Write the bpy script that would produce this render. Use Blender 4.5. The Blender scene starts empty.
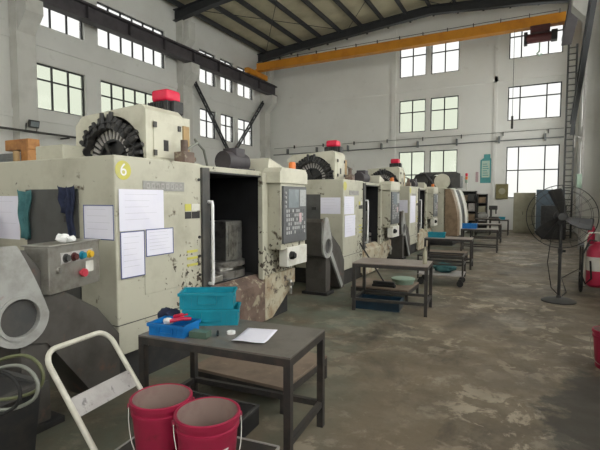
import bpy, bmesh, math, random
from mathutils import Vector, Matrix
random.seed(7)
PI = math.pi
S = bpy.context.scene
COL = S.collection

# ------------------------------------------------------------------ materials
def mat(name, c, rough=.6, metal=0., c2=None, scale=4., lo=.45, hi=.7, bump=0., detail=6., c3=None, scale3=12., lo3=.6, hi3=.72, alpha=None):
    m = bpy.data.materials.new(name); m.use_nodes = True
    nt = m.node_tree; b = nt.nodes['Principled BSDF']
    b.inputs['Roughness'].default_value = rough; b.inputs['Metallic'].default_value = metal
    b.inputs['Base Color'].default_value = (*c, 1)
    if c2 is None: c2 = tuple(x*.78 for x in c)
    tc = nt.nodes.new('ShaderNodeTexCoord')
    def layer(prev, col, sc, lo, hi, det):
        n = nt.nodes.new('ShaderNodeTexNoise'); n.inputs['Scale'].default_value = sc; n.inputs['Detail'].default_value = det
        n.inputs['Roughness'].default_value = .62
        nt.links.new(tc.outputs['Object'], n.inputs['Vector'])
        r = nt.nodes.new('ShaderNodeMapRange'); r.inputs['From Min'].default_value = lo; r.inputs['From Max'].default_value = hi
        nt.links.new(n.outputs['Fac'], r.inputs['Value'])
        x = nt.nodes.new('ShaderNodeMix'); x.data_type = 'RGBA'
        nt.links.new(r.outputs['Result'], x.inputs['Factor'])
        if isinstance(prev, tuple): x.inputs['A'].default_value = (*prev, 1)
        else: nt.links.new(prev, x.inputs['A'])
        x.inputs['B'].default_value = (*col, 1)
        return x.outputs['Result'], n
    out, n = layer(c, c2, scale, lo, hi, detail)
    if c3 is not None: out, _ = layer(out, c3, scale3, lo3, hi3, 8.)
    nt.links.new(out, b.inputs['Base Color'])
    if bump:
        bp = nt.nodes.new('ShaderNodeBump'); bp.inputs['Strength'].default_value = bump; bp.inputs['Distance'].default_value = .02
        nt.links.new(n.outputs['Fac'], bp.inputs['Height']); nt.links.new(bp.outputs['Normal'], b.inputs['Normal'])
    return m

M = {}
M['beige'] = mat('cream machine paint', (.50,.485,.395), .45, c2=(.36,.34,.265), scale=2.2, lo=.47, hi=.75, c3=(.10,.075,.05), scale3=5.5, lo3=.615, hi3=.68)
def spatter(m):
    nt = m.node_tree; N = nt.nodes; L = nt.links; b = N['Principled BSDF']; src = b.inputs['Base Color'].links[0].from_socket
    tc = N.new('ShaderNodeTexCoord'); sp = N.new('ShaderNodeSeparateXYZ'); L.new(tc.outputs['Object'], sp.inputs[0])
    n = N.new('ShaderNodeTexNoise'); n.inputs['Scale'].default_value = 17.; n.inputs['Detail'].default_value = 4.; L.new(tc.outputs['Object'], n.inputs['Vector'])
    def rng(sock, a, c, d, e):
        r = N.new('ShaderNodeMapRange'); r.inputs['From Min'].default_value = a; r.inputs['From Max'].default_value = c; r.inputs['To Min'].default_value = d; r.inputs['To Max'].default_value = e
        L.new(sock, r.inputs['Value']); return r.outputs['Result']
    def op(o, a, c):
        x = N.new('ShaderNodeMath'); x.operation = o; L.new(a, x.inputs[0])
        if isinstance(c, float): x.inputs[1].default_value = c
        else: L.new(c, x.inputs[1])
        return x.outputs[0]
    zone = op('MULTIPLY', rng(sp.outputs['Y'], .35, 1.05, 0., 1.), rng(sp.outputs['Z'], 1.35, .8, 0., 1.))
    v = op('ADD', n.outputs['Fac'], op('MULTIPLY', zone, .20))
    f = rng(v, .70, .73, 0., .92)
    x = N.new('ShaderNodeMix'); x.data_type = 'RGBA'; L.new(f, x.inputs['Factor']); L.new(src, x.inputs['A']); x.inputs['B'].default_value = (.035, .022, .014, 1)
    L.new(x.outputs['Result'], b.inputs['Base Color'])
spatter(M['beige'])
M['beige_clean'] = mat('cream paint', (.60,.58,.48), .45, c2=(.46,.44,.35), scale=3.)
M['beige_rust'] = mat('rusty cream paint', (.48,.44,.33), .6, c2=(.30,.21,.13), scale=4., lo=.45, hi=.66, c3=(.07,.05,.04), scale3=9., lo3=.56, hi3=.66)
M['rust_dark'] = mat('oily rusty paint', (.19,.13,.105), .55, c2=(.10,.065,.05), scale=4., lo=.4, hi=.6, c3=(.36,.32,.23), scale3=6., lo3=.55, hi3=.62)
M['white_paint'] = mat('off white paint', (.72,.71,.66), .45, c2=(.55,.52,.45), scale=5.)
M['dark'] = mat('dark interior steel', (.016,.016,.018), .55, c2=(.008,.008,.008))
M['black'] = mat('black metal', (.022,.022,.024), .5, c2=(.04,.036,.032), scale=12.)
M['charcoal'] = mat('charcoal paint', (.055,.055,.055), .55, c2=(.085,.078,.07), scale=6.)
M['conv'] = mat('dark grey conveyor paint', (.082,.075,.068), .5, c2=(.05,.044,.038), scale=4., c3=(.14,.08,.06), scale3=5., lo3=.6, hi3=.72)
M['conv_light'] = mat('grey worn paint', (.36,.36,.345), .5, c2=(.22,.21,.19), scale=4., c3=(.26,.13,.11), scale3=5., lo3=.63, hi3=.72)
M['panel_grey'] = mat('dark grey access panel', (.085,.085,.082), .5, c2=(.065,.064,.06), scale=5.)
M['steel'] = mat('brushed stainless', (.40,.385,.35), .36, .7, c2=(.27,.25,.22), scale=9.)
M['metal'] = mat('machined metal', (.45,.44,.42), .3, .9, c2=(.2,.19,.18), scale=10.)
M['table_steel'] = mat('dark steel table top', (.15,.135,.12), .40, c2=(.095,.085,.075), scale=6., c3=(.22,.205,.19), scale3=3., lo3=.55, hi3=.75)
M['table_pale'] = mat('worn grey table top', (.27,.225,.20), .38, c2=(.18,.145,.125), scale=6.)
M['frame'] = mat('dark grey steel frame', (.032,.030,.029), .5, c2=(.06,.048,.04), scale=10.)
M['wood'] = mat('oily plywood', (.22,.165,.125), .6, c2=(.15,.112,.085), scale=5., c3=(.28,.22,.17), scale3=8.)
M['wood_strip'] = mat('bare timber', (.42,.28,.13), .6, c2=(.30,.19,.09), scale=6.)
M['teal'] = mat('teal crate plastic', (.007,.27,.37), .4, c2=(.005,.20,.28), scale=5.)
M['blue'] = mat('blue plastic', (.008,.18,.52), .4, c2=(.006,.13,.4), scale=5.)
M['darkblue'] = mat('dark blue plastic', (.012,.035,.06), .3, c2=(.008,.02,.035))
M['navy'] = mat('navy cloth', (.02,.027,.062), .9, c2=(.012,.015,.035), scale=20., bump=.4)
M['tealcloth'] = mat('teal cloth', (.06,.17,.18), .9, c2=(.035,.11,.12), scale=14., bump=.4)
M['red'] = mat('red bucket plastic', (.33,.015,.055), .42, c2=(.25,.012,.042), scale=4., c3=(.20,.02,.035), scale3=9., lo3=.6, hi3=.75)
M['bucket_in'] = mat('dusty bucket lining', (.27,.19,.165), .7, c2=(.20,.115,.105), scale=5.)
M['redcap'] = mat('bright red cap', (.72,.012,.06), .4, c2=(.6,.01,.05))
M['orange'] = mat('orange crane paint', (.62,.25,.015), .5, c2=(.5,.18,.012), scale=2.)
M['orange_lamp'] = mat('orange lamp plastic', (.72,.19,.03), .35, c2=(.55,.13,.02))
M['orange_dull'] = mat('dull orange steel', (.50,.23,.07), .55, c2=(.3,.12,.04), scale=6.)
M['yellow'] = mat('yellow paint', (.58,.54,.10), .5, c2=(.50,.47,.22), scale=9.)
M['white'] = mat('white plastic', (.80,.80,.80), .5, c2=(.72,.72,.72))
M['paper'] = mat('white paper', (.80,.79,.90), .55, c2=(.75,.74,.87), scale=3.)
M['blue_edge'] = mat('blue folder edge', (.06,.085,.27), .45)
M['ink'] = mat('grey print', (.62,.62,.70), .8)
M['green_btn'] = mat('blue green button', (.01,.22,.33), .35)
M['red_btn'] = mat('red button', (.55,.05,.08), .35)
M['yel_btn'] = mat('yellow button', (.68,.42,.03), .35)
M['pinkish'] = mat('faded pink tag', (.55,.40,.42), .5)
M['screen'] = mat('grey blue screen', (.22,.25,.27), .25, c2=(.30,.33,.35), scale=6.)
M['panel_dark'] = mat('control panel grey', (.12,.125,.13), .45, c2=(.10,.10,.105))
M['key'] = mat('pale keys', (.42,.43,.43), .5, c2=(.3,.3,.3), scale=30.)
M['rubber'] = mat('black rubber', (.018,.018,.018), .75)
M['tube'] = mat('cream steel tube', (.63,.61,.53), .4, c2=(.5,.47,.4), scale=9.)
M['plate'] = mat('grey worn plate', (.42,.40,.39), .5, c2=(.33,.305,.295), scale=9., c3=(.2,.19,.19), scale3=16., lo3=.6, hi3=.66)
M['greenbox'] = mat('dull green plastic', (.085,.14,.105), .35, c2=(.06,.10,.075))
M['palegreen'] = mat('pale green plastic', (.28,.38,.30), .45, c2=(.2,.29,.23))
M['deep_purple'] = mat('dark grey violet steel', (.068,.060,.068), .55, c2=(.045,.04,.046), scale=3.)
M['hose'] = mat('olive hose rubber', (.13,.14,.07), .5)
M['hose_pale'] = mat('grey hose rubber', (.24,.25,.22), .5)
M['cab_beige'] = mat('olive beige cabinet', (.36,.34,.25), .5, c2=(.29,.27,.19), scale=3.)
M['cab_blue'] = mat('slate blue cabinet', (.085,.115,.145), .5, c2=(.06,.085,.11), scale=3.)
M['cab_grey'] = mat('grey cabinet', (.17,.18,.185), .5)
M['maroon'] = mat('maroon paint', (.09,.022,.022), .5)
M['poster_teal'] = mat('teal poster print', (.08,.33,.34), .5)
M['poster_pale'] = mat('pale poster print', (.45,.62,.55), .5, c2=(.6,.62,.45), scale=6.)
M['brownbox'] = mat('olive brown board', (.21,.185,.08), .6, c2=(.15,.13,.055), scale=8.)
M['copper'] = mat('brown rusty sheet', (.25,.175,.11), .5, c2=(.16,.105,.065), scale=6.)
M['extred'] = mat('signal red paint', (.50,.02,.07), .35)
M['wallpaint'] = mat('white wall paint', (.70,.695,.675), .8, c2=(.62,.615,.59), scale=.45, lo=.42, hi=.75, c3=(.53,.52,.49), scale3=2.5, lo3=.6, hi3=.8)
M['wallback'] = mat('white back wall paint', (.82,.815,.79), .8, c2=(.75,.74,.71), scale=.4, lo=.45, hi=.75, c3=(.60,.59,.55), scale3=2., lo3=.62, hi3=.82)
M['column'] = mat('grey white column paint', (.60,.59,.56), .8, c2=(.5,.49,.46), scale=1.2)
M['roof'] = mat('beige roof sheeting', (.56,.51,.36), .7, c2=(.40,.36,.25), scale=.7)
M['rafter'] = mat('dark roof steel', (.028,.03,.034), .55, c2=(.04,.04,.044), scale=2.)
M['winframe'] = mat('dark window frame', (.035,.035,.04), .5)

def floor_mat():
    m = bpy.data.materials.new('worn concrete floor'); m.use_nodes = True
    nt = m.node_tree; N = nt.nodes; L = nt.links; b = N['Principled BSDF']
    tc = N.new('ShaderNodeTexCoord')
    def noise(sc, det=8., rough=.6, dist=0., stretch=None):
        n = N.new('ShaderNodeTexNoise'); n.inputs['Scale'].default_value = sc; n.inputs['Detail'].default_value = det
        n.inputs['Roughness'].default_value = rough; n.inputs['Distortion'].default_value = dist
        if stretch:
            mp = N.new('ShaderNodeMapping'); mp.inputs['Scale'].default_value = stretch
            L.new(tc.outputs['Object'], mp.inputs['Vector']); L.new(mp.outputs['Vector'], n.inputs['Vector'])
        else: L.new(tc.outputs['Object'], n.inputs['Vector'])
        return n
    def rng(sock, a, bb, c=0., d=1.):
        r = N.new('ShaderNodeMapRange'); r.inputs['From Min'].default_value = a; r.inputs['From Max'].default_value = bb
        r.inputs['To Min'].default_value = c; r.inputs['To Max'].default_value = d
        L.new(sock, r.inputs['Value']); return r.outputs['Result']
    def mul(a, bb):
        x = N.new('ShaderNodeMath'); x.operation = 'MULTIPLY'; L.new(a, x.inputs[0])
        if isinstance(bb, float): x.inputs[1].default_value = bb
        else: L.new(bb, x.inputs[1])
        return x.outputs[0]
    def mix(f, a, c):
        x = N.new('ShaderNodeMix'); x.data_type = 'RGBA'; L.new(f, x.inputs['Factor'])
        if isinstance(a, tuple): x.inputs['A'].default_value = (*a, 1)
        else: L.new(a, x.inputs['A'])
        x.inputs['B'].default_value = (*c, 1); return x.outputs['Result']
    sep = N.new('ShaderNodeSeparateXYZ'); L.new(tc.outputs['Object'], sep.inputs[0])
    base = mix(rng(noise(.55, 6.).outputs['Fac'], .4, .62), (.175,.138,.094), (.100,.078,.054))
    base = mix(mul(rng(noise(4.2, 12., .74).outputs['Fac'], .47, .66), .8), base, (.20,.165,.12))
    base = mix(mul(rng(noise(11., 10., .75).outputs['Fac'], .52, .70), .5), base, (.075,.06,.045))
    # pale green coating near the machines, worn off along the aisle
    gx = rng(sep.outputs['X'], -1.0, -2.0)
    base = mix(mul(mul(gx, rng(noise(1.1, 8., .68).outputs['Fac'], .40, .58)), .8), base, (.135,.16,.125))
    # whitish scuffed patches of the aisle
    ay = rng(sep.outputs['X'], -2.6, -1.0)
    w = noise(3.4, 12., .68, .5)
    big = rng(noise(.5, 3., .5).outputs['Fac'], .42, .58)
    base = mix(mul(mul(mul(ay, big), rng(w.outputs['Fac'], .525, .575)), .8), base, (.42,.36,.275))
    w2 = noise(2.4, 12., .75, .3)
    base = mix(mul(rng(w2.outputs['Fac'], .56, .63), .5), base, (.31,.28,.22))
    # oil stains
    base = mix(mul(rng(noise(.8, 9., .66, .5, (1.3, .8, 1)).outputs['Fac'], .54, .66), .75), base, (.042,.035,.028))
    # large dark ellipse by the red bucket: a shadow painted into the colour
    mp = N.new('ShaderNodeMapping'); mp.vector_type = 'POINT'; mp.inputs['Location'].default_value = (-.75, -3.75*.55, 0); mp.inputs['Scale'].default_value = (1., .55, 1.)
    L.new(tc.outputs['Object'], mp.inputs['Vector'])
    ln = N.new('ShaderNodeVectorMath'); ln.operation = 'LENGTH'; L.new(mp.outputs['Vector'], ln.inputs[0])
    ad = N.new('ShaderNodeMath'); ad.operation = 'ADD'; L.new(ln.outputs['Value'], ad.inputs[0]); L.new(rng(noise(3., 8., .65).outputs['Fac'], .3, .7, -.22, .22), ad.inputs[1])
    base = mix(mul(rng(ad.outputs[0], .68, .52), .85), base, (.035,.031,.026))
    L.new(base, b.inputs['Base Color'])
    L.new(rng(noise(1.3, 6.).outputs['Fac'], .35, .7, .42, .75), b.inputs['Roughness'])
    bp = N.new('ShaderNodeBump'); bp.inputs['Strength'].default_value = .12; bp.inputs['Distance'].default_value = .01
    L.new(noise(9., 8.).outputs['Fac'], bp.inputs['Height']); L.new(bp.outputs['Normal'], b.inputs['Normal'])
    return m
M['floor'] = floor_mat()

def glass_mat(name, tint):
    m = bpy.data.materials.new(name); m.use_nodes = True
    nt = m.node_tree; N = nt.nodes; N.remove(N['Principled BSDF'])
    t = N.new('ShaderNodeBsdfTransparent'); t.inputs['Color'].default_value = (*tint, 1)
    g = N.new('ShaderNodeBsdfGlossy'); g.inputs['Roughness'].default_value = .08
    f = N.new('ShaderNodeFresnel'); f.inputs['IOR'].default_value = 1.35
    x = N.new('ShaderNodeMixShader')
    ge = N.new('ShaderNodeNewGeometry'); iv = N.new('ShaderNodeMath'); iv.operation = 'SUBTRACT'; iv.inputs[0].default_value = 1.
    nt.links.new(ge.outputs['Backfacing'], iv.inputs[1])
    mu = N.new('ShaderNodeMath'); mu.operation = 'MULTIPLY'; nt.links.new(f.outputs[0], mu.inputs[0]); nt.links.new(iv.outputs[0], mu.inputs[1])
    nt.links.new(mu.outputs[0], x.inputs[0])
    nt.links.new(t.outputs[0], x.inputs[1]); nt.links.new(g.outputs[0], x.inputs[2])
    nt.links.new(x.outputs[0], N['Material Output'].inputs['Surface'])
    return m
M['glass'] = glass_mat('obscured window glass', (.405,.41,.415))
M['glass_clear'] = glass_mat('clear window glass', (.94,.95,.95))
M['glass_green'] = glass_mat('pale green obscured glass', (.35,.365,.34))

# ------------------------------------------------------------------ mesh helpers
class MB:
    def __init__(s): s.bm = bmesh.new()
    def box(s, x0, x1, y0, y1, z0, z1, bev=0., seg=2):
        bm = bmesh.new()
        r = bmesh.ops.create_cube(bm, size=1)
        for v in bm.verts:
            v.co = Vector(((x0+x1)/2+v.co.x*(x1-x0), (y0+y1)/2+v.co.y*(y1-y0), (z0+z1)/2+v.co.z*(z1-z0)))
        if bev: bmesh.ops.bevel(bm, geom=bm.edges[:], offset=bev, segments=seg, affect='EDGES', profile=.5)
        s.merge(bm); return s
    def merge(s, bm, mtx=None):
        mp = {}
        for v in bm.verts: mp[v] = s.bm.verts.new(mtx @ v.co if mtx else v.co)
        for f in bm.faces:
            try: s.bm.faces.new([mp[v] for v in f.verts])
            except ValueError: pass
        bm.free(); return s
    def add(s, other, mtx=None): return s.merge(other.bm, mtx)
    def tube(s, pts, r, seg=10, r1=None, cap=True, closed=False):
        pts = [Vector(p) for p in pts]; n = len(pts); rings = []
        up = None
        for i, p in enumerate(pts):
            if closed: d = (pts[(i+1) % n]-pts[i-1])
            else: d = (pts[min(i+1, n-1)]-pts[max(i-1, 0)])
            d.normalize()
            if up is None:
                up = Vector((0, 0, 1)) if abs(d.z) < .9 else Vector((1, 0, 0))
            a = d.cross(up)
            if a.length < 1e-5: a = d.orthogonal()
            a.normalize(); up = a.cross(d).normalized()
            rr = r if r1 is None else r+(r1-r)*i/(n-1)
            rings.append([s.bm.verts.new(p+(a*math.cos(2*PI*k/seg)+up*math.sin(2*PI*k/seg))*rr) for k in range(seg)])
        m = n if closed else n-1
        for i in range(m):
            A, B = rings[i], rings[(i+1) % n]
            for k in range(seg): s.bm.faces.new((A[k], A[(k+1) % seg], B[(k+1) % seg], B[k]))
        if cap and not closed:
            s.bm.faces.new(rings[0][::-1]); s.bm.faces.new(rings[-1])
        return s
    def cyl(s, p0, p1, r, r1=None, seg=20): return s.tube([p0, p1], r, seg, r1)
    def bar(s, p0, p1, w, h):
        p0 = Vector(p0); p1 = Vector(p1); d = (p1-p0); l = d.length; d.normalize()
        up = Vector((0, 0, 1)) if abs(d.z) < .95 else Vector((1, 0, 0))
        a = d.cross(up).normalized(); u = a.cross(d).normalized()
        V = [s.bm.verts.new(p+a*(i*w/2)+u*(j*h/2)) for p in (p0, p1) for i, j in ((-1, -1), (1, -1), (1, 1), (-1, 1))]
        for f in ((3, 2, 1, 0), (4, 5, 6, 7), (0, 1, 5, 4), (1, 2, 6, 5), (2, 3, 7, 6), (3, 0, 4, 7)): s.bm.faces.new([V[i] for i in f])
        return s
    def prism(s, poly, axis, a0, a1):
        def P(u, v, a): return {'x': (a, u, v), 'y': (u, a, v), 'z': (u, v, a)}[axis]
        A = [s.bm.verts.new(P(u, v, a0)) for u, v in poly]; B = [s.bm.verts.new(P(u, v, a1)) for u, v in poly]
        n = len(poly)
        s.bm.faces.new(A[::-1]); s.bm.faces.new(B)
        for i in range(n): s.bm.faces.new((A[i], A[(i+1) % n], B[(i+1) % n], B[i]))
        return s
    def holed(s, outer, inner, axis, a0, a1):
        def P(u, v, a): return {'x': (a, u, v), 'y': (u, a, v), 'z': (u, v, a)}[axis]
        n = len(outer); R = []
        for loop in (outer, inner):
            for a in (a0, a1): R.append([s.bm.verts.new(P(u, v, a)) for u, v in loop])
        o0, o1, i0, i1 = R
        for k in range(n):
            j = (k+1) % n
            for q in ((o0[k], o0[j], i0[j], i0[k]), (o1[k], i1[k], i1[j], o1[j]), (o0[k], o1[k], o1[j], o0[j]), (i0[k], i0[j], i1[j], i1[k])):
                s.bm.faces.new(q)
        return s
    def lathe(s, prof, c=(0, 0, 0), seg=32, closed=False):
        rings = []
        for r, z in prof:
            rings.append([s.bm.verts.new((c[0]+max(r, 1e-4)*math.cos(2*PI*k/seg), c[1]+max(r, 1e-4)*math.sin(2*PI*k/seg), c[2]+z)) for k in range(seg)])
        for i in range(len(rings)-1):
            A, B = rings[i], rings[i+1]
            for k in range(seg): s.bm.faces.new((A[k], A[(k+1) % seg], B[(k+1) % seg], B[k]))
        if prof[0][0] > 2e-4 and not closed: s.bm.faces.new(rings[0][::-1])
        if prof[-1][0] > 2e-4 and not closed: s.bm.faces.new(rings[-1])
        return s
    def ball(s, c, r, sc=(1, 1, 1), sub=2, jit=0.):
        bm = bmesh.new(); bmesh.ops.create_icosphere(bm, subdivisions=sub, radius=r)
        for v in bm.verts:
            k = 1+random.uniform(-jit, jit)
            v.co = Vector((c[0]+v.co.x*sc[0]*k, c[1]+v.co.y*sc[1]*k, c[2]+v.co.z*sc[2]*k))
        return s.merge(bm)
    def sheet(s, nx, ny, fn, th=.0015):
        top = [[s.bm.verts.new(fn(i/nx, j/ny)) for j in range(ny+1)] for i in range(nx+1)]
        for i in range(nx):
            for j in range(ny): s.bm.faces.new((top[i][j], top[i+1][j], top[i+1][j+1], top[i][j+1]))
        s.solid = th; return s
    def rot(s, rz=0, loc=(0, 0, 0), rx=0, ry=0):
        m = Matrix.Translation(loc) @ Matrix.Rotation(rz, 4, 'Z') @ Matrix.Rotation(ry, 4, 'Y') @ Matrix.Rotation(rx, 4, 'X')
        bmesh.ops.transform(s.bm, matrix=m, verts=s.bm.verts); return s
    def build(s, name, m, parent=None, smooth=None, loc=None, rz=0):
        bmesh.ops.recalc_face_normals(s.bm, faces=s.bm.faces)
        me = bpy.data.meshes.new(name); s.bm.to_mesh(me); s.bm.free()
        me.materials.append(M[m] if isinstance(m, str) else m)
        if smooth:
            for p in me.polygons: p.use_smooth = True
            me.set_sharp_from_angle(angle=math.radians(smooth))
        o = bpy.data.objects.new(name, me); COL.objects.link(o)
        if parent: o.parent = parent
        if loc: o.location = loc
        o.rotation_euler.z = rz
        if hasattr(s, 'solid'):
            md = o.modifiers.new('thickness', 'SOLIDIFY'); md.thickness = s.solid
        return o

def tag(o, label, cat, group=None):
    o['label'] = label; o['category'] = cat
    if group: o['group'] = group
    return o
def thing(name, label, cat, loc=(0, 0, 0), rz=0, group=None):
    o = bpy.data.objects.new(name, None); COL.objects.link(o); o.empty_display_size = .1
    o.location = loc; o.rotation_euler = (0, 0, rz)
    return tag(o, label, cat, group)
def struct(o): o['kind'] = 'structure'; return o
def children(o): return [c for c in bpy.data.objects if c.parent == o]
def copy_tree(o, parent=None):
    c = o.copy(); COL.objects.link(c)
    if parent: c.parent = parent
    for ch in children(o): copy_tree(ch, c)
    return c
def circle(cx, cy, r, n=32, a0=0., a1=2*PI, end=False):
    return [(cx+r*math.cos(a0+(a1-a0)*k/(n-1 if end else n)), cy+r*math.sin(a0+(a1-a0)*k/(n-1 if end else n))) for k in range(n)]
def text_mesh(body, size, m, name, parent, mtx):
    c = bpy.data.curves.new('t', 'FONT'); c.body = body; c.size = size; c.extrude = .001; c.align_x = 'CENTER'; c.align_y = 'CENTER'
    o = bpy.data.objects.new('t', c); COL.objects.link(o)
    dg = bpy.context.evaluated_depsgraph_get(); dg.update()
    me = bpy.data.meshes.new_from_object(o.evaluated_get(dg)); bpy.data.objects.remove(o); bpy.data.curves.remove(c)
    me.transform(mtx); me.materials.clear(); me.materials.append(M[m]); me.name = name
    q = bpy.data.objects.new(name, me); COL.objects.link(q); q.parent = parent; return q

# ------------------------------------------------------------------ the hall
XL, XR, YB, YF = -16., 2.0, 26., -7.
ZE = 11.9
def roof_z(x):   # underside of the rafters
    return 11.55-.084*abs(x+5.)
def wall(name, axis, p0, p1, u0, u1, z0, z1, holes, m):
    us = sorted({u0, u1, *[h[0] for h in holes], *[h[1] for h in holes]}); zs = sorted({z0, z1, *[h[2] for h in holes], *[h[3] for h in holes]})
    def solid(i, j):
        if i < 0 or j < 0 or i >= len(us)-1 or j >= len(zs)-1: return False
        u = (us[i]+us[i+1])/2; z = (zs[j]+zs[j+1])/2
        return not any(h[0] < u < h[1] and h[2] < z < h[3] for h in holes)
    b = MB(); cache = {}
    def V(u, z, p):
        k = (u, z, p)
        if k not in cache: cache[k] = b.bm.verts.new((p, u, z) if axis == 'x' else (u, p, z))
        return cache[k]
    for i in range(len(us)-1):
        for j in range(len(zs)-1):
            if not solid(i, j): continue
            a, c, d, e = us[i], us[i+1], zs[j], zs[j+1]
            for p in (p0, p1): b.bm.faces.new((V(a, d, p), V(c, d, p), V(c, e, p), V(a, e, p)))
            for (ii, jj, q) in ((i-1, j, ((a, d), (a, e))), (i+1, j, ((c, d), (c, e))), (i, j-1, ((a, d), (c, d))), (i, j+1, ((a, e), (c, e)))):
                if not solid(ii, jj): b.bm.faces.new((V(*q[0], p0), V(*q[1], p0), V(*q[1], p1), V(*q[0], p1)))
    return struct(b.build(name, m))
WN = [0]
def window(axis, p, u0, u1, z0, z1, cols, rows, glass='glass', light_dir=1, fw=.05):
    """p = centre plane of the sash; cols/rows = fractions of the dividing bars"""
    WN[0] += 1
    t = bpy.data.objects.new('window_%d' % WN[0], None); COL.objects.link(t); struct(t)
    cu, cz = (u0+u1)/2, (z0+z1)/2
    t.location = (p, cu, z0) if axis == 'x' else (cu, p, z0)
    w, h = u1-u0, z1-z0
    def bx(b, a, c, d, e, th):
        if axis == 'x': b.box(-th, th, a, c, d, e)
        else: b.box(a, c, -th, th, d, e)
    f = MB()
    for a, c, d, e in ((-w/2, w/2, 0, fw), (-w/2, w/2, h-fw, h), (-w/2, -w/2+fw, fw, h-fw), (w/2-fw, w/2, fw, h-fw)): bx(f, a, c, d, e, .035)
    for c in cols: bx(f, -w/2+c*w-.03, -w/2+c*w+.03, fw, h-fw, .03)
    for r in rows: bx(f, -w/2+fw, w/2-fw, h*r-.028, h*r+.028, .026)
    f.build('window_frame', 'winframe', t)
    g = MB(); bx(g, -w/2+.02, w/2-.02, .02, h-.02, .003); g.build('window_glass', glass, t)
    L = bpy.data.lights.new('daylight_portal', 'AREA'); L.shape = 'RECTANGLE'; L.size = w; L.size_y = h; L.cycles.is_portal = True
    o = bpy.data.objects.new('daylight_portal', L); COL.objects.link(o)
    q = p-light_dir*.12
    o.location = (q, cu, cz) if axis == 'x' else (cu, q, cz)
    d = Vector((light_dir, 0, 0)) if axis == 'x' else Vector((0, light_dir, 0))
    o.rotation_euler = d.to_track_quat('-Z', 'Z').to_euler()
    return t

third = [1/3, 2/3]
def even(n): return [k/n for k in range(1, n)]
lw = []   # left wall windows: y0 y1 z0 z1 cols rows glass
for y0, y1, n in ((-5.8, .6, 9), (3.2, 8.55, 8)):
    lw += [(y0, y1, 4.95, 6.65, even(n), [.65], 'glass_green'), (y0, y1, 7.98, 9.8, even(n), [.66], 'glass')]
lw += [(9.97, 11.97, 4.95, 6.62, third, [.66], 'glass_green'), (12.68, 16.5, 5.0, 6.62, even(6), [.62], 'glass_green')]
lw += [(9.97, 11.97, 7.98, 9.8, third, [.66], 'glass'), (12.6, 16.4, 7.98, 9.8, even(6), [.66], 'glass')]
for y0, y1 in ((18.9, 20.3), (20.72, 22.0), (22.4, 24.1)):
    lw += [(y0, y1, 5.05, 6.6, [.5], [.6], 'glass'), (y0, y1, 7.98, 9.75, [.5], [.62], 'glass')]
bw = []
for x0, x1 in ((-7., -5.47), (-5.2, -3.68)):
    bw += [(x0, x1, 5.53, 7.4, [.5], [.62], 'glass_green'), (x0, x1, 8.72, 10.7, [.5], [.6], 'glass'), (x0, x1, 1.7, 4.42, [.5], [.5], 'glass_green')]
for z0, z1, r in ((1.7, 4.42, .54), (5.78, 7.56, .66), (8.98, 10.8, .62)):
    bw += [(-1.2, 1.25, z0, z1, [.235, .735], [r], 'glass')]
rw = []  # right wall windows: out of sight, added to light the machine fronts
for y0, y1 in ((-5.8, .6), (2.0, 8.3), (10.4, 16.3), (18.4, 24.2)):
    rw += [(y0, y1, 2.2, 4.3, even(8), [.6], 'glass_clear'), (y0, y1, 4.95, 6.65, even(8), [.62], 'glass_clear'), (y0, y1, 7.98, 9.8, even(8), [.66], 'glass_clear')]
fw_ = []  # front wall windows: behind the camera, added to let daylight in
for x0, x1 in ((-14.5, -11.), (-9.5, -6.), (-4.5, -1.)):
    fw_ += [(x0, x1, 4.95, 6.65, even(4), [.62], 'glass_clear'), (x0, x1, 7.98, 9.8, even(4), [.66], 'glass_clear')]
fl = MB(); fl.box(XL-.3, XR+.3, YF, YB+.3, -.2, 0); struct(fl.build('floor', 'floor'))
wall('wall_left', 'x', XL-.3, XL, YF, YB+.3, 0, ZE+.2, [w[:4] for w in lw], 'wallpaint')
wall('wall_back', 'y', YB, YB+.3, XL, XR, 0, ZE+1.2, [w[:4] for w in bw], 'wallback')
wall('wall_front', 'y', YF, YF-.3, XL, XR, 0, ZE+1.2, [w[:4] for w in fw_], 'wallback')
wall('wall_right', 'x', XR, XR+.3, YF, YB+.3, 0, ZE+.2, [w[:4] for w in rw], 'wallpaint')
for w in lw: window('x', XL-.14, *w, light_dir=1)
for w in bw: window('y', YB+.10, *w, light_dir=-1)
for w in rw: window('x', XR+.14, *w, light_dir=-1)
for w in fw_: window('y', YF-.14, *w, light_dir=1)
# roof
c = MB()
poly = [(XL-.3, roof_z(XL)+.62), (-5., roof_z(-5)+.62), (XR+.3, roof_z(XR)+.62), (XR+.3, roof_z(XR)+.74), (-5., roof_z(-5)+.74), (XL-.3, roof_z(XL)+.74)]
c.prism(poly, 'y', YF, YB+.3); struct(c.build('ceiling', 'roof'))
for y in (1.6, 9.4, 17.1, 24.7):
    b = MB()
    def rp(x, d): return (x, roof_z(x)+d)
    top = .42
    pl = [rp(XL, -.1), rp(-13.6, 0), rp(-5, 0), rp(-.4, 0), rp(XR, -.1), rp(XR, top), rp(-5, top), rp(XL, top)]
    b.prism(pl, 'y', y-.012, y+.012)
    for d0, d1 in ((-.03, 0),):
        b.prism([rp(XL, -.13), rp(-13.6, -.03), rp(-5, -.03), rp(-.4, -.03), rp(XR, -.13), rp(XR, -.1), rp(-.4, 0), rp(-5, 0), rp(-13.6, 0), rp(XL, -.1)], 'y', y-.16, y+.16)
    b.prism([rp(XL, top-.03), rp(-5, top-.03), rp(XR, top-.03), rp(XR, top), rp(-5, top), rp(XL, top)], 'y', y-.14, y+.14)
    struct(b.build('roof_rafter', 'rafter'))
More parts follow.
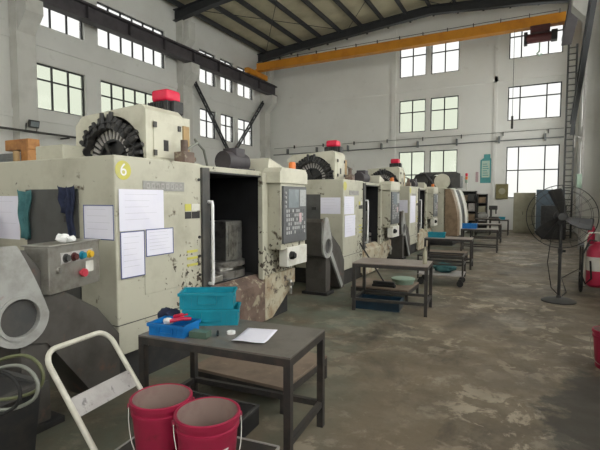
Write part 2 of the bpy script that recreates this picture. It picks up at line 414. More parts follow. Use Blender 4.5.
for k in range(14):
    x = -15.5+k*1.3
    b = MB(); z = roof_z(x)
    b.box(x-.05, x+.05, YF, YB, z+.36, z+.60); struct(b.build('roof_purlin', 'rafter'))
b = MB()
for y0, y1 in ((1.6, 9.4), (17.1, 24.7)):
    for x0, x1 in ((-15.4, -9.8), (-9.8, -4.2), (-4.2, 1.4)):
        b.cyl((x0, y0, roof_z(x0)+.36), (x1, y1, roof_z(x1)+.36), .018, seg=6); b.cyl((x0, y1, roof_z(x0)+.36), (x1, y0, roof_z(x1)+.36), .018, seg=6)
struct(b.build('roof_tie_rods', 'rafter'))
# columns with corbels
for side in (-1, 1):
    for y in (1.6, 9.4, 17.5, 25.2):
        b = MB()
        if side < 0: x0, x1, xc = XL, XL+.42, XL+.95
        else: x0, x1, xc = XR-.5, XR, XR-1.0
        if side > 0 and y > 25: continue
        b.box(x0, x1, y-.33, y+.33, 0, 11.3)
        f = (lambda a: a) if side < 0 else (lambda a: XR+XL-a)
        pl = [(f(XL+.42), 7.35), (f(XL+.95), 7.95), (f(XL+.95), 8.42), (f(XL+.42), 8.42)]
        b.prism(pl, 'y', y-.3, y+.3)
        pl = [(f(XL+.42), 9.3), (f(XL+.75), 9.6), (f(XL+.75), 10.5), (f(XL+.42), 10.5)]
        b.prism(pl, 'y', y-.24, y+.24)
        struct(b.build('concrete_column', 'column'))
# runway beams
for x, ye, zb in ((XL+.72, 25.6, 8.44), (XR-.72, 24.3, 8.8)):
    b = MB(); b.box(x-.2, x+.2, YF, ye, zb, zb+.06); b.box(x-.03, x+.03, YF, ye, zb+.06, 9.04); b.box(x-.2, x+.2, YF, ye, 9.02, 9.08); b.box(x-.04, x+.04, YF, ye, 9.08, 9.18)
    for k in range(16):
        if -6.48+2*k < ye: b.box(x-.18, x+.18, -6.5+2*k, -6.48+2*k, zb+.06, 9.02)
    struct(b.build('crane_runway_beam', 'deep_purple'))
# V braces
for x in (XL+.3,):
    for y1 in (17.9, 24.9):
        b = MB(); ym = 21.3
        for o_ in (-.11, .11):
            b.bar((x, y1+o_, 8.05), (x, ym+(.15 if y1 > 21 else -.15)+o_, 4.3), .07, .07)
        n = 12
        for k in range(n):
            t0, t1 = k/n, (k+1)/n
            P = lambda t, s_: (x, y1+(ym+(.15 if y1 > 21 else -.15)-y1)*t+s_*.11, 8.05-3.75*t)
            b.bar(P(t0, -1 if k % 2 else 1), P(t1, 1 if k % 2 else -1), .03, .03)
        struct(b.build('wall_brace', 'rafter'))
    if x < 0:
        b = MB(); b.box(x-.12, x+.12, 20.9, 21.7, 4.15, 4.4); struct(b.build('wall_brace_foot', 'rafter'))
b = MB(); p0, p1 = Vector((1.30, 12.0, 7.75)), Vector((1.36, 20.4, 4.4)); up = Vector((0, .28, .70)).normalized()*.24
for q in (-1, 1): b.bar(p0+up*q, p1+up*q, .13, .09)
for k in range(22):
    b.bar(p0.lerp(p1, k/22)+up*(1 if k % 2 else -1), p0.lerp(p1, (k+1)/22)+up*(-1 if k % 2 else 1), .05, .04)
struct(b.build('wall_brace', 'rafter'))
# ledges
b = MB(); b.box(XL+.01, XR-.5, YB-.05, YB, 7.86, 8.16); struct(b.build('trim_1', 'wallback'))
b = MB(); b.box(XL, XL+.05, YF, YB-.1, 7.2, 7.5); struct(b.build('trim_2', 'wallpaint'))
b = MB(); b.box(XL, XL+.06, YF, YB-.1, 4.5, 4.8); struct(b.build('trim_3', 'wallpaint'))
b = MB(); b.box(-7.45, -7.2, YB-.06, YB, 0, 12.4); struct(b.build('trim_4', 'wallback'))
b = MB(); b.box(-1.87, -1.7, YB-.05, YB, 0, 12.4); struct(b.build('trim_5', 'wallback'))

# overhead crane
cr = thing('overhead_crane', 'orange overhead travelling crane girder spanning the hall below the roof', 'crane', (XL+.72, 23.4, 9.18))
L = XR-XL-1.44
b = MB(); b.box(.1, L-.1, -.17, .17, .44, .80, .02); b.box(.05, L-.05, -.22, .22, .34, .44); b.build('girder', 'orange', cr)
for x in (0, L):
    b = MB(); b.box(x-.14, x+.14, -1.1, 1.1, .02, .34, .02)
    e = b.build('end_carriage', 'orange', cr)
    for y in (-.85, .85):
        w = MB(); w.cyl((x-.06, y, .12), (x+.06, y, .12), .13); w.build('wheel', 'black', e)
b = MB()
b.tube([(.4, -.26, .86), (L-.4, -.26, .86)], .014)
for k in range(14): b.box(.6+k*1.2, .63+k*1.2, -.28, -.16, .76, .92)
b.build('cable_rail', 'black', cr)
hx = L-1.0
h = MB(); h.box(hx-.5, hx+.3, -.28, .28, -.12, .16, .02); hh = h.build('hoist_trolley', 'maroon', cr); hh.location.z = .2
h = MB(); h.cyl((hx-.65, 0, -.35), (hx+.4, 0, -.35), .2, seg=18); h.build('hoist_drum', 'maroon', hh)
h = MB(); h.box(hx+.35, hx+.6, -.2, .2, -.55, -.1, .02); h.box(hx-.75, hx-.6, -.15, .15, -.6, -.05); h.build('hoist_gearbox', 'black', hh)
h = MB(); h.tube([(hx-.1, 0, -.5), (hx-.1, 0, -.95)], .03); h.tube([(hx-.1, 0, -.95), (hx-.2, 0, -1.05), (hx-.1, 0, -1.15), (hx, 0, -1.08)], .035); h.build('hook', 'palegreen', hh)
pc = hx-1.15
h = MB(); h.tube([(pc, 0, .4), (pc+.0, 0, -3.6)], .012, 6); q = h.build('pendant_cable', 'black', cr)
h = MB(); h.box(pc-.05, pc+.05, -.05, .05, -4.2, -3.6, .02); h.build('pendant_control', 'black', q)

# pipes and small wall fittings
b = MB(); b.tube([(XL+.5, YB-.2, 4.62), (XR-.6, YB-.2, 4.75)], .03, 8)
for k in range(8): b.box(-14.5+k*2.15, -14.42+k*2.15, YB-.22, YB-.005, 4.62, 4.98)
tag(b.build('wall_pipe', 'cab_grey', smooth=40), 'long grey horizontal pipe on brackets along the back wall below the second window row', 'pipe')
b = MB(); b.tube([(XL+.5, YB-.12, 5.05), (XR-.6, YB-.12, 5.2)], .012, 6)
for k in range(8): b.box(-14.0+k*2.1, -13.96+k*2.1, YB-.13, YB-.002, 5.0, 5.2)
tag(b.build('cable_run', 'charcoal'), 'thin cable strung along the back wall just above the thick grey pipe', 'cable')
b = MB(); b.tube([(XL+.5, 1.9, 4.0), (XL+.5, 17.1, 4.0)], .04, 8)
for k in range(6): b.box(XL+.02, XL+.5, 3+2.6*k, 3.06+2.6*k, 3.92, 3.97)
tag(b.build('conduit_pipe', 'charcoal'), 'grey pipe on brackets running low along the left wall under the windows', 'pipe')
f = thing('flood_light', 'square flood light on the column at far left above the orange post', 'light', (XL+.5, 9.45, 4.15))
b = MB(); b.box(0, .12, -.17, .17, 0, .26, .012); b.rot(ry=math.radians(15)); b.build('housing', 'black', f)
b = MB(); b.box(.122, .13, -.14, .14, .04, .22); b.rot(ry=math.radians(15)); b.build('lens', 'screen', f)
b = MB(); b.tube([(-.02, -.19, .13), (-.06, -.19, -.12), (-.06, .19, -.12), (-.02, .19, .13)], .018, 6); b.build('bracket', 'black', f)

# ------------------------------------------------------------------ machining centres
MX, MY, DY = -3.08, 2.55, 5.07
def make_machine(label):
    t = thing('machining_center', label, 'machine', (MX, MY, 0), 0, None)
    b = MB(); b.box(-2.3, 0, 0, 1.1, .3, 2.02, .012)
    b.box(-2.3, -1.25, 1.1, 3.1, .3, 1.98, .01); b.box(-1.25, 0, 2.3, 3.1, .62, 1.99, .012)
    b.box(-1.25, -.03, 1.1, 2.3, 1.95, 2.01, .006)
    b.box(-1.88, -1.40, .5, 2.4, 2.02, 2.24, .01)
    b.build('enclosure', 'beige', t)
    b = MB(); b.box(-2.2, -.06, .06, 3.05, 0, .3); b.build('plinth', 'black', t)
    b = MB(); b.prism([(-1.25, .3), (.03, .3), (.03, .55), (-.1, .66), (-1.25, .66)], 'y', 1.1, 2.3)
    b.box(-.04, .03, 1.1, 2.3, .05, .31)
    b.build('front_apron', 'rust_dark', t)
    b = MB(); b.prism([(2.3, .05), (2.48, .05), (3.12, .44), (3.12, .64), (2.3, .64)], 'x', -1.2, .03); b.build('side_apron', 'beige_rust', t)
    b = MB(); b.tube([(.03, 2.9, .5), (.08, 2.9, .5), (.08, 2.9, .3)], .022, 8); b.box(.05, .11, 2.87, 2.93, .42, .47); b.build('drain_tap', 'metal', t, 60)
    b = MB(); b.box(-2.302, .002, -.002, 1.1, .562, .570); b.build('panel_seam', 'charcoal', t)
    # dark work chamber
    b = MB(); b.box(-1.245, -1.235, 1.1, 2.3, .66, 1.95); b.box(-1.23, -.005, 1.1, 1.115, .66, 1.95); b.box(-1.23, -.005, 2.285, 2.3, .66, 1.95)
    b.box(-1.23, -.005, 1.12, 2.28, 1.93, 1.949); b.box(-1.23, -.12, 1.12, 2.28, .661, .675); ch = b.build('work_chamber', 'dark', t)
    b = MB(); b.lathe([(.3, 0), (.3, .09), (.2, .09), (.2, .14), (.3, .14), (.3, .2), (0, .2)], (-.42, 1.96, .675), 28); b.build('pallet', 'metal', ch, 40)
    b = MB(); b.box(-.58, -.26, 1.86, 2.2, .875, 1.37, .01)
    for k in range(3): b.box(-.262, -.245, 1.89+k*.1, 1.95+k*.1, .93, 1.32)
    b.build('workpiece_block', 'metal', ch)
    b = MB(); b.cyl((-1.23, 1.8, 1.62), (-.85, 1.8, 1.62), .16, .12); b.build('spindle', 'charcoal', ch, 40)
    b = MB(); b.box(-.6, -.13, 1.2, 1.62, .676, .75, .01); b.build('chip_guard', 'steel', ch)
    # door edge and handle
    b = MB(); b.box(-.03, .03, 1.08, 1.2, .6, 1.98, .006); dd = b.build('sliding_door', 'charcoal', t)
    b = MB(); b.tube([(.03, 1.17, 1.62), (.08, 1.17, 1.62), (.085, 1.17, 1.58), (.085, 1.17, .78), (.08, 1.17, .74), (.03, 1.17, .74)], .018, 10); b.build('door_handle', 'white', dd, 60)
    b = MB(); b.box(-.05, .02, 2.26, 2.36, .6, 1.98, .006); b.build('door_jamb', 'beige', t)
    # control pillar
    b = MB(); b.box(0, .2, 2.42, 3.12, .98, 1.86, .008); cp = b.build('control_pillar', 'beige', t)
    b = MB(); b.prism([(2.36, 1.86), (3.14, 1.86), (3.14, 2.0), (3.08, 2.06), (2.42, 2.06), (2.36, 2.0)], 'x', -.04, .225); b.build('pillar_cap', 'beige_clean', cp)
    b = MB(); b.box(.2, .232, 2.44, 3.10, 1.06, 1.82, .006); pn = b.build('control_panel', 'panel_dark', cp)
    b = MB(); b.box(.232, .238, 2.56, 2.86, 1.53, 1.78, .002); b.build('screen', 'screen', pn)
    b = MB(); b.box(.232, .237, 2.89, 3.07, 1.55, 1.78); b.build('key_plate', 'key', pn)
    b = MB(); bm = b.bm
    gv = [[bm.verts.new((.234, 2.49+i*.056, 1.17+j*.058)) for j in range(7)] for i in range(11)]
    fs = [bm.faces.new((gv[i][j], gv[i+1][j], gv[i+1][j+1], gv[i][j+1])) for i in range(10) for j in range(6)]
    bmesh.ops.recalc_face_normals(bm, faces=fs)
    bmesh.ops.inset_individual(bm, faces=fs, thickness=.012)
    keep = [f for f in fs if random.random() < .55]
    for f in fs:
        for v in f.verts: v.co.x = .2385
        f.material_index = 1 if f in keep else 0
    kp = b.build('keypad', 'panel_dark', pn); kp.data.materials.append(M['key'])
    b = MB(); b.box(.234, .242, 2.86, 2.93, 1.33, 1.46); b.build('tag_plate', 'pinkish', pn)
    for k in range(4):
        b = MB(); b.cyl((.232, 2.49, 1.55+k*.06), (.242, 2.49, 1.55+k*.06), .018, seg=10); b.build('indicator', 'key', pn)
    b = MB(); b.box(.1, .23, 2.54, 3.12, .74, 1.0, .01); sw = b.build('switch_box', 'white_paint', cp)
    b = MB(); b.cyl((.225, 2.64, .89), (.27, 2.64, .89), .055); b.cyl((.27, 2.64, .89), (.3, 2.64, .89), .035); b.build('hand_wheel', 'black', sw, 40)
    b = MB(); b.cyl((.08, 2.95, 2.06), (.08, 2.95, 2.16), .05); b.cyl((.08, 2.95, 2.16), (.08, 2.95, 2.17), .04); b.build('signal_lamp', 'orange_lamp', cp, 40)
    # tool magazine
    cx, cz, R = -1.055, 2.08, .485
    x0, x1, y0, y1 = -1.66, -.53, .85, 1.4
    arch = circle(cx, cz, R, 25, PI, 0, True)
    outer = [(x1, 2.02), (x1, 2.60), (x1-.06, 2.655), (x0+.12, 2.60), (x0, 2.5), (x0, 2.02)]
    b = MB(); b.prism([(cx-R, 2.02)]+arch+[(cx+R, 2.02)]+outer, 'y', y0, y0+.08)
    b.prism([(x1, 2.02), (x1, 2.60), (x1-.06, 2.655), (x0+.12, 2.60), (x0, 2.5), (x0, 2.02), (x0+.03, 2.02), (x0+.03, 2.49), (x0+.13, 2.57), (x1-.07, 2.62), (x1-.03, 2.59), (x1-.03, 2.02)], 'y', y0+.08, y1-.02)
    b.prism([(x1, 2.02), (x1, 2.60), (x1-.06, 2.655), (x0+.12, 2.60), (x0, 2.5), (x0, 2.02)], 'y', y1-.02, y1)
    mg = b.build('tool_magazine_casing', 'beige_clean', t)
    b = MB(); b.prism([(cx-R, 2.02)]+arch+[(cx+R, 2.02)], 'y', y0+.16, y0+.2); b.build('casing_interior', 'dark', mg)
    b = MB(); b.box(x1, x1+.012, y0+.1, y1-.06, 2.1, 2.5, .004)
    md = b.build('casing_door', 'beige_clean', mg)
    b = MB(); b.box(x1+.012, x1+.016, y0+.24, y0+.31, 2.18, 2.30); b.build('door_label', 'black', md)
    for z in (2.15, 2.45):
        for ya in (y0+.09, y1-.09):
            b = MB(); b.box(x1+.012, x1+.03, ya, ya+.04, z-.03, z+.03); b.build('hinge', 'charcoal', md)
    b = MB()
    b.holed(circle(cx, cz, .37, 40), circle(cx, cz, .21, 40), 'y', y0+.02, y0+.07)
    b.prism(circle(cx, cz, .34, 40), 'y', y0+.07, y0+.1)
    for k in range(4): b.bar((cx, y0+.01, cz), (cx+.22*math.cos(.5+k*PI/2), y0+.01, cz+.22*math.sin(.5+k*PI/2)), .03, .04)
    td = b.build('tool_disc', 'black', t)
    b = MB()
    for k in range(30):
        a = 2*PI*k/30
        p = lambda r, d: (cx+r*math.cos(a+d), cz+r*math.sin(a+d))
        b.prism([p(.235, -.052), p(.235, .052), p(.34, .058), p(.34, -.058)], 'y', y0+.005, y0+.02)
    b.build('tool_pockets', 'plate', td)
    for k in range(21):
        a = -.03+(PI+.06)*k/20
        b = MB(); ln = random.uniform(.09, .16)
        d = Vector((math.cos(a), 0, math.sin(a))); o_ = Vector((cx, y0-.04+random.uniform(-.03, .02), cz))
        rr = random.uniform(.8, 1.15); b.cyl(o_+d*.345, o_+d*.40, .044*rr, .036*rr, 10); b.cyl(o_+d*.40, o_+d*.42, .050*rr, seg=10); b.cyl(o_+d*.42, o_+d*(.37+ln), .036*rr, .024*rr, 10)
        b.build('tool_holder', 'black', td, 40)
    # motor behind the magazine
    b = MB(); b.box(-1.02, -.62, 1.38, 1.64, 2.02, 2.62, .01); b.build('motor_bracket', 'beige_clean', t)
    b = MB(); b.box(-.97, -.69, 1.33, 1.59, 2.64, 2.80, .01); b.box(-.93, -.73, 1.37, 1.55, 2.60, 2.66)
    for k in range(7): b.box(-.985+k*.043, -.97+k*.043, 1.315, 1.605, 2.66, 2.79)
    b.box(-.70, -.63, 1.38, 1.54, 2.65, 2.80, .01)
    mo = b.build('axis_motor', 'black', t)
    b = MB(); b.box(-.96, -.70, 1.34, 1.58, 2.80, 2.94, .035, 3); b.build('motor_cap', 'redcap', mo, 30)
    # equipment on the roof
    b = MB(); b.cyl((-.45, 2.05, 2.14), (-.45, 2.5, 2.14), .13); b.box(-.56, -.34, 2.2, 2.4, 2.2, 2.32, .01); b.box(-.65, -.25, 2.1, 2.5, 2.0, 2.05); b.cyl((-.45, 2.5, 2.14), (-.45, 2.58, 2.14), .06)
    b.build('roof_motor', 'deep_purple', t, 40)
    b = MB(); b.prism([(2.66, 1.99), (3.1, 1.99), (3.08, 2.12), (2.7, 2.22)], 'x', -.8, -.15); b.build('roof_cover', 'beige_clean', t)
    b = MB(); b.tube([(-.4, 1.3, 2.02), (-.4, 1.3, 2.2), (-.4, 1.5, 2.3), (-.6, 1.7, 2.38), (-.8, 2.1, 2.3), (-.8, 2.2, 2.0)], .016, 8); b.build('roof_hose', 'hose_pale', t, 60)
    b = MB(); b.box(-.56, -.53, 1.42, 1.52, 2.02, 2.5); b.build('timber_strip', 'wood_strip', t)
    b = MB(); b.box(-.42, -.26, 1.14, 1.30, 2.01, 2.17, .01); b.cyl((-.34, 1.22, 2.17), (-.34, 1.22, 2.3), .04); b.cyl((-.34, 1.30, 2.1), (-.34, 1.38, 2.1), .03); b.build('roof_valve', 'rust_dark', t, 40)
    # skins on the faces
    b = MB(); b.box(-1.23, -.46, -.012, 0, .5, 1.74, .004); ap = b.build('access_panel', 'panel_grey', t)
    b = MB(); b.box(-.64, -.54, -.03, -.012, 1.44, 1.50, .005); b.build('latch', 'black', ap)
    b = MB(); b.box(0, .007, .30, .82, .78, 1.70, .003); b.build('service_panel', 'beige', t)
    b = MB(); b.box(0, .006, .30, .83, 1.725, 1.815, .002); npl = b.build('name_plate', 'conv_light', t)
    b = MB()
    for k in range(8): b.holed([(.335+k*.06, 1.745), (.375+k*.06, 1.745), (.375+k*.06, 1.795), (.335+k*.06, 1.795)], [(.345+k*.06, 1.757), (.365+k*.06, 1.757), (.365+k*.06, 1.783), (.345+k*.06, 1.783)], 'x', .006, .009)
    b.build('embossed_marks', 'plate', npl)
    for (a, c, z0, z1, mm) in ((.84, .93, 1.53, 1.60, 'yellow'), (.94, 1.06, 1.53, 1.60, 'white_paint'), (.84, .93, 1.45, 1.52, 'black'), (.94, 1.06, 1.45, 1.52, 'black'), (.86, 1.02, 1.10, 1.125, 'yellow'), (.86, 1.02, 1.03, 1.055, 'yellow'), (.86, 1.02, .96, .985, 'yellow')):
        b = MB(); b.box(0, .004, a, c, z0, z1); b.build('warning_label', mm, t)
    b = MB(); b.prism(circle(.09, 1.895, .082, 28), 'x', 0, .003); b.build('number_disc', 'yellow', t)
    for z in (.85, 1.05, 1.25, 1.85):
        b = MB(); b.cyl((0, 1.05, z), (.012, 1.05, z), .016, seg=8); b.build('screw_cap', 'black', t)
    return t
m1 = make_machine('nearest cream machining centre with yellow disc number 6 and taped sheets on its front')
machines = [m1]
labels = ['second cream machining centre from the front, standing behind the second chip conveyor',
          'third cream machining centre, half hidden behind the second machine and its control pillar']
for i in range(2):
    c = copy_tree(m1); c.location = (MX, MY+DY*(i+1), 0); c['label'] = labels[i]; machines.append(c)
    for ch in children(c):
        if ch.name.split('.')[0] == 'front_apron':
            if i == 0: ap_mesh = ch.data.copy(); ap_mesh.materials[0] = M['beige_rust']
            ch.data = ap_mesh
for m in machines: m['group'] = 'row of machining centres'
disc = [o for o in children(m1) if o.name.startswith('number_disc')][0]
text_mesh('6', .15, 'white', 'numeral', disc, Matrix.Translation((.0045, .09, 1.895)) @ Matrix.Rotation(PI/2, 4, 'Z') @ Matrix.Rotation(PI/2, 4, 'X'))

# fourth machine: curved covers
t = thing('machining_center', 'farthest machining centre with curved white and black covers and a round disc on top', 'machine', (-2.2, 15.95, 0), 0, 'row of machining centres')
b = MB(); b.box(-1.9, -.45, .2, 3.2, .2, 2.05, .02); b.build('enclosure', 'beige', t)
b = MB(); b.box(-1.85, -.2, .25, 3.15, 0, .3); b.build('plinth', 'black', t)
def cover(y0, y1, nm, m, off=0.):
    pr = []
    for k in range(13):
        a = k/12; z = .35+1.65*a
        pr.append((-.45+.42*math.sin(min(1, .25+(1-a)*1.0)*PI/2)*(1 if a < .97 else .9)+off, z))
    b = MB(); b.prism([(-.5, .35)]+pr+[(-.5, 2.0)], 'y', y0, y1); return b.build(nm, m, t, 30)
cover(.2, .75, 'curved_cover', 'copper'); cover(.75, 1.15, 'curved_cover', 'white_paint', .03); cover(1.15, 2.1, 'bellows_cover', 'black'); cover(2.1, 2.6, 'curved_cover', 'white_paint', .03); cover(2.6, 3.2, 'curved_cover', 'beige')
b = MB(); arch = circle(-.75, 2.1, .44, 25, PI, 0, True)
b.prism([(-1.19, 2.05)]+arch+[(-.31, 2.05), (-.02, 2.05), (-.02, 2.55), (-.2, 2.62), (-1.4, 2.62), (-1.55, 2.5), (-1.55, 2.05)], 'y', .5, .6)
b.box(-1.55, -.02, .6, 1.2, 2.05, 2.5, .02); mg = b.build('tool_magazine_casing', 'charcoal', t)
b = MB(); b.prism(circle(-.62, 2.28, .27, 28), 'y', .38, .55); b.build('round_cover', 'beige_clean', t, 40)
b = MB(); b.tube([(-1.5, .4, 2.0), (-1.6, .3, 2.3), (-1.5, .3, 2.5), (-1.2, .3, 2.55), (-1.0, .35, 2.3), (-.9, .4, 2.1)], .05, 8); b.build('cable_hose', 'black', t, 60)
b = MB(); b.tube([(-.1, 2.9, 2.0), (-.1, 2.9, 2.3)], .02)
st = b.build('signal_tower', 'steel', t)
for k, mm in enumerate(('palegreen', 'orange_lamp', 'redcap')):
    b = MB(); b.cyl((-.1, 2.9, 2.3+k*.13), (-.1, 2.9, 2.42+k*.13), .05); b.build('signal_lamp', mm, st, 40)

# ------------------------------------------------------------------ chip conveyors
def make_conveyor(label):
    t = thing('chip_conveyor', label, 'conveyor', (-3.04, 1.71, 0), 0, 'chip conveyors beside the machines')
    b = MB(); b.prism([(-.17, .70), (-.2, 1.0), (-.2, 1.26), (-.12, 1.32), (.06, 1.30), (.26, 1.02), (.62, .78), (.82, .52), (.82, .02), (.62, .02), (.2, .62)], 'x', -.44, -.005)
    b.build('housing', 'conv', t)
    outer = []
    n = 40
    for k in range(n):
        a = 2*PI*k/n
        ca, sa = math.cos(a), math.sin(a)
        y, z = .2*ca, .85+.2*sa
        if sa > 0:
            y = .2*ca*(1-.42*min(1, sa*1.15))-.06*min(1, sa*1.2); z = .85+.49*min(1, sa*1.15)
        outer.append((y, z))
    b = MB(); b.holed(outer, circle(0, .85, .128, n), 'x', -.004, .03); hp = b.build('head_plate', 'conv_light', t)
    b = MB(); b.holed(circle(0, .85, .152, 40), circle(0, .85, .130, 40), 'x', .03, .038); b.build('bearing_flange', 'conv_light', hp, 30)
    b = MB(); b.prism(circle(0, .85, .126, 32), 'x', -.004, .004); b.build('shaft_recess', 'charcoal', hp)
    b = MB(); b.box(-.4, -.02, .02, .22, .02, .70, .006); b.build('support_post', 'conv', t)
    b = MB(); b.box(-.46, .02, -.02, .3, 0, .05, .006); b.build('foot', 'black', t)
    b = MB(); b.bar((.012, .16, .70), (.012, .66, .06), .03, .09); b.build('brace', 'conv_light', t)
    return t
k1 = make_conveyor('nearest dark grey chip conveyor carrying the stainless push button box')
k2 = copy_tree(k1); k2.location.y += DY; k2['label'] = 'second chip conveyor, with ringed head plate, between first control pillar and second machine'
k3 = copy_tree(k1); k3.location.y += 2*DY; k3['label'] = 'third chip conveyor, small and far, in front of the third machine'
for o in children(k1):
    if o.name.split('.')[0] == 'brace': bpy.data.objects.remove(o)
# button box of the nearest one
cb = MB(); cb.box(-.2, 0, 0, .56, 0, .34, .008); cb.rot(math.radians(17), (.06, .19, .97)); cbx = cb.build('control_box', 'steel', k1)
def onbox(b, nm, m, sm=40):
    b.rot(math.radians(17), (.06, .19, .97)); return b.build(nm, m, cbx, sm)
b = MB(); b.box(-.005, .006, .11, .47, .205, .285, .003); onbox(b, 'button_strip', 'plate')
for i, mm in enumerate(('charcoal', 'maroon', 'green_btn', 'yel_btn')):
    b = MB(); b.cyl((.004, .16+i*.088, .245), (.012, .16+i*.088, .245), .033); b.cyl((.012, .16+i*.088, .245), (.034, .16+i*.088, .245), .024); onbox(b, 'push_button', mm)
b = MB(); b.cyl((0, .33, .11), (.02, .33, .11), .02); b.cyl((.02, .33, .11), (.042, .33, .11), .034, .03); onbox(b, 'emergency_stop', 'red_btn')
b = MB(); b.box(0, .004, .385, .475, .105, .19); onbox(b, 'label_plate', 'white_paint')
b = MB(); b.cyl((0, .085, .165), (.02, .085, .165), .02); onbox(b, 'key_switch', 'metal')
b = MB(); b.box(-.22, .012, -.01, .57, .34, .352, .003); onbox(b, 'lid', 'steel')
b = MB()
for k in range(4): b.ball((random.uniform(-.03, .03), random.uniform(-.04, .04), .025+random.uniform(0, .02)), .032, (1.2, 1.2, .8), 2, .25)
tag(b.build('paper_tissue', 'white', smooth=30, loc=(-3.08, 2.10, 1.325)), 'crumpled white tissue lying on top of the stainless button box', 'tissue')

# ------------------------------------------------------------------ sheets of paper on machines
def sheet_front(m, y0, y1, z0, z1, label, edge=True, side='front', lines=6, tilt=0., grp='sheets taped to the machines'):
    w, h = abs(y1-y0), z1-z0
    t = thing('paper_sheet', label, 'paper', (0, 0, 0), 0, grp)
    off = .0095 if side == 'front' else .002
    def put(b, nm, mt, par):
        return b.build(nm, mt, par)
    if side == 'front': t.location = (m.location.x+off, m.location.y+(y0+y1)/2, (z0+z1)/2); t.rotation_euler = (tilt, 0, 0)
    else: t.location = (m.location.x+(y0+y1)/2, m.location.y-off, (z0+z1)/2); t.rotation_euler = (0, tilt, 0)
    def bx(b, a, c, d, e, p, q):
        if side == 'front': b.box(p, q, a, c, d, e)
        else: b.box(a, c, -q, -p, d, e)
        return b
    pg = put(bx(MB(), -w/2, w/2, -h/2, h/2, 0, .002), 'page', 'paper', t)
    if edge:
        b = MB(); e = .008
        for q in ((-w/2, w/2, -h/2, -h/2+e), (-w/2, w/2, h/2-e, h/2), (-w/2, -w/2+e, -h/2, h/2), (w/2-e, w/2, -h/2, h/2)): bx(b, *q, .002, .004)
        put(b, 'folder_edge', 'blue_edge', t)
    if lines:
        b = MB()
        for k in range(lines):
            z = h*.38-k*h*.76/lines
            bx(b, -w*.38, w*(.38-random.random()*.25), z-.003, z, .002, .0024)
        put(b, 'printed_lines', 'ink', pg)
    return t
sheet_front(m1, .03, .54, 1.375, 1.735, 'large white sheet at the top front of nearest machine under the yellow 6', False, lines=5)
sheet_front(m1, .035, .30, .965, 1.37, 'upright white sheet in blue sleeve at lower left of nearest machine front', True)
sheet_front(m1, .315, .66, 1.125, 1.375, 'wide white sheet in blue sleeve at lower right of nearest machine front', True)
sheet_front(m1, -.40, -.015, 1.30, 1.60, 'blue edged sheet on camera facing side of nearest machine beside the navy cloth', True, 'side', 4)
sheet_front(machines[1], -.47, -.05, 1.37, 1.68, 'white sheet on camera facing side of second machine above the conveyor', False, 'side', 4)
sheet_front(machines[1], .03, .55, 1.36, 1.70, 'upper white sheet on aisle front of second machine', False)
sheet_front(machines[1], .06, .62, .93, 1.34, 'lower white sheet on aisle front of second machine', False)
sheet_front(machines[2], -.45, -.05, 1.25, 1.62, 'white sheet on camera facing side of third machine', False, 'side', 4)
sheet_front(machines[2], .05, .7, .95, 1.75, 'tall white sheet on aisle front of third machine', False)
sheet_front(m1, -1.72, -1.36, 1.25, 1.68, 'pale sheet at far left edge of nearest machine beside the teal cloth', False, 'side', 3)

def cloth(name, x, y, z, w, h, m, label):
    b = MB()
    def fn(u, v):
        wv = w*(1-.35*v)*(.9+.15*math.sin(5*v+1))
        return (x+(u-.5)*wv+.015*math.sin(9*v), y-.022-.014*math.sin(u*12+2*v)-.012*math.cos(u*5), z-h*v-.02*math.sin(u*PI))
    b.sheet(18, 16, fn, .006); o = b.build(name, m, smooth=80); return tag(o, label, 'cloth')
cloth('hanging_cloth', -4.28, 2.53, 1.74, .17, .46, 'tealcloth', 'teal rag hanging at left of the dark panel on nearest machine')
cloth('hanging_cloth', -3.66, 2.53, 1.77, .19, .24, 'navy', 'navy cloth glove hanging at upper right of the dark panel on nearest machine')
cloth('hanging_strap', -3.58, 2.515, 1.76, .06, .48, 'navy', 'narrow navy strap hanging beside the navy cloth on nearest machine')

# ------------------------------------------------------------------ work tables
def make_table(name, label, w, d, h, top, lower_back=True):
    t = thing(name, label, 'table', (0, 0, 0))
    b = MB(); b.box(-w/2, w/2, -d/2, d/2, h-.012, h, .002); b.build('tabletop', top, t)
    b = MB(); s = .045
    for y in (-d/2, d/2-s): b.box(-w/2, w/2, y, y+s, h-.06, h-.012)
    for x in (-w/2, w/2-s): b.box(x, x+s, -d/2+s, d/2-s, h-.06, h-.012)
    b.build('top_rail', 'frame', t)
    for x in (-w/2, w/2-s):
        for y in (-d/2, d/2-s):
            b = MB(); b.box(x, x+s, y, y+s, 0, h-.06); b.build('leg', 'frame', t)
    b = MB()
    for x in (-w/2, w/2-s): b.box(x+.005, x+s-.005, -d/2+s, d/2-s, .15, .19)
    b.box(-w/2+s, w/2-s, d/2-s+.005, d/2-.005, .15, .19)
    b.build('lower_rail', 'frame', t)
    return t
TH = .71
t1 = make_table('work_table', 'nearest dark steel work table holding blue crates and a white sheet', 1.15, .62, TH, 'table_steel')
t1.location = (-1.835, 2.495, 0); t1.rotation_euler.z = math.radians(5)
t2 = make_table('work_table', 'second work table from the front, with pale top, a broom leaning behind it', 1.08, .65, TH, 'table_pale')
b = MB(); b.box(-.495, .495, -.32, -.285, .15, .19); b.build('front_rail', 'frame', t2)
t2.location = (-1.80, 6.46, 0); t2.rotation_euler.z = math.radians(5)
tl = [(-1.73, 11.15, 3, 'third work table from the front with teal crate on its left end'), (-1.40, 15.0, 2, 'fourth work table from the front with blue crate on its left end'), (-1.48, 18.2, 1, 'fifth work table from the front, long and bare')]
tabs = [t1, t2]
for x, y, r, l in tl:
    c = copy_tree(t2); c.location = (x, y, 0); c.rotation_euler.z = math.radians(r); c['label'] = l; tabs.append(c)
for t in tabs: t['group'] = 'work tables along the aisle'
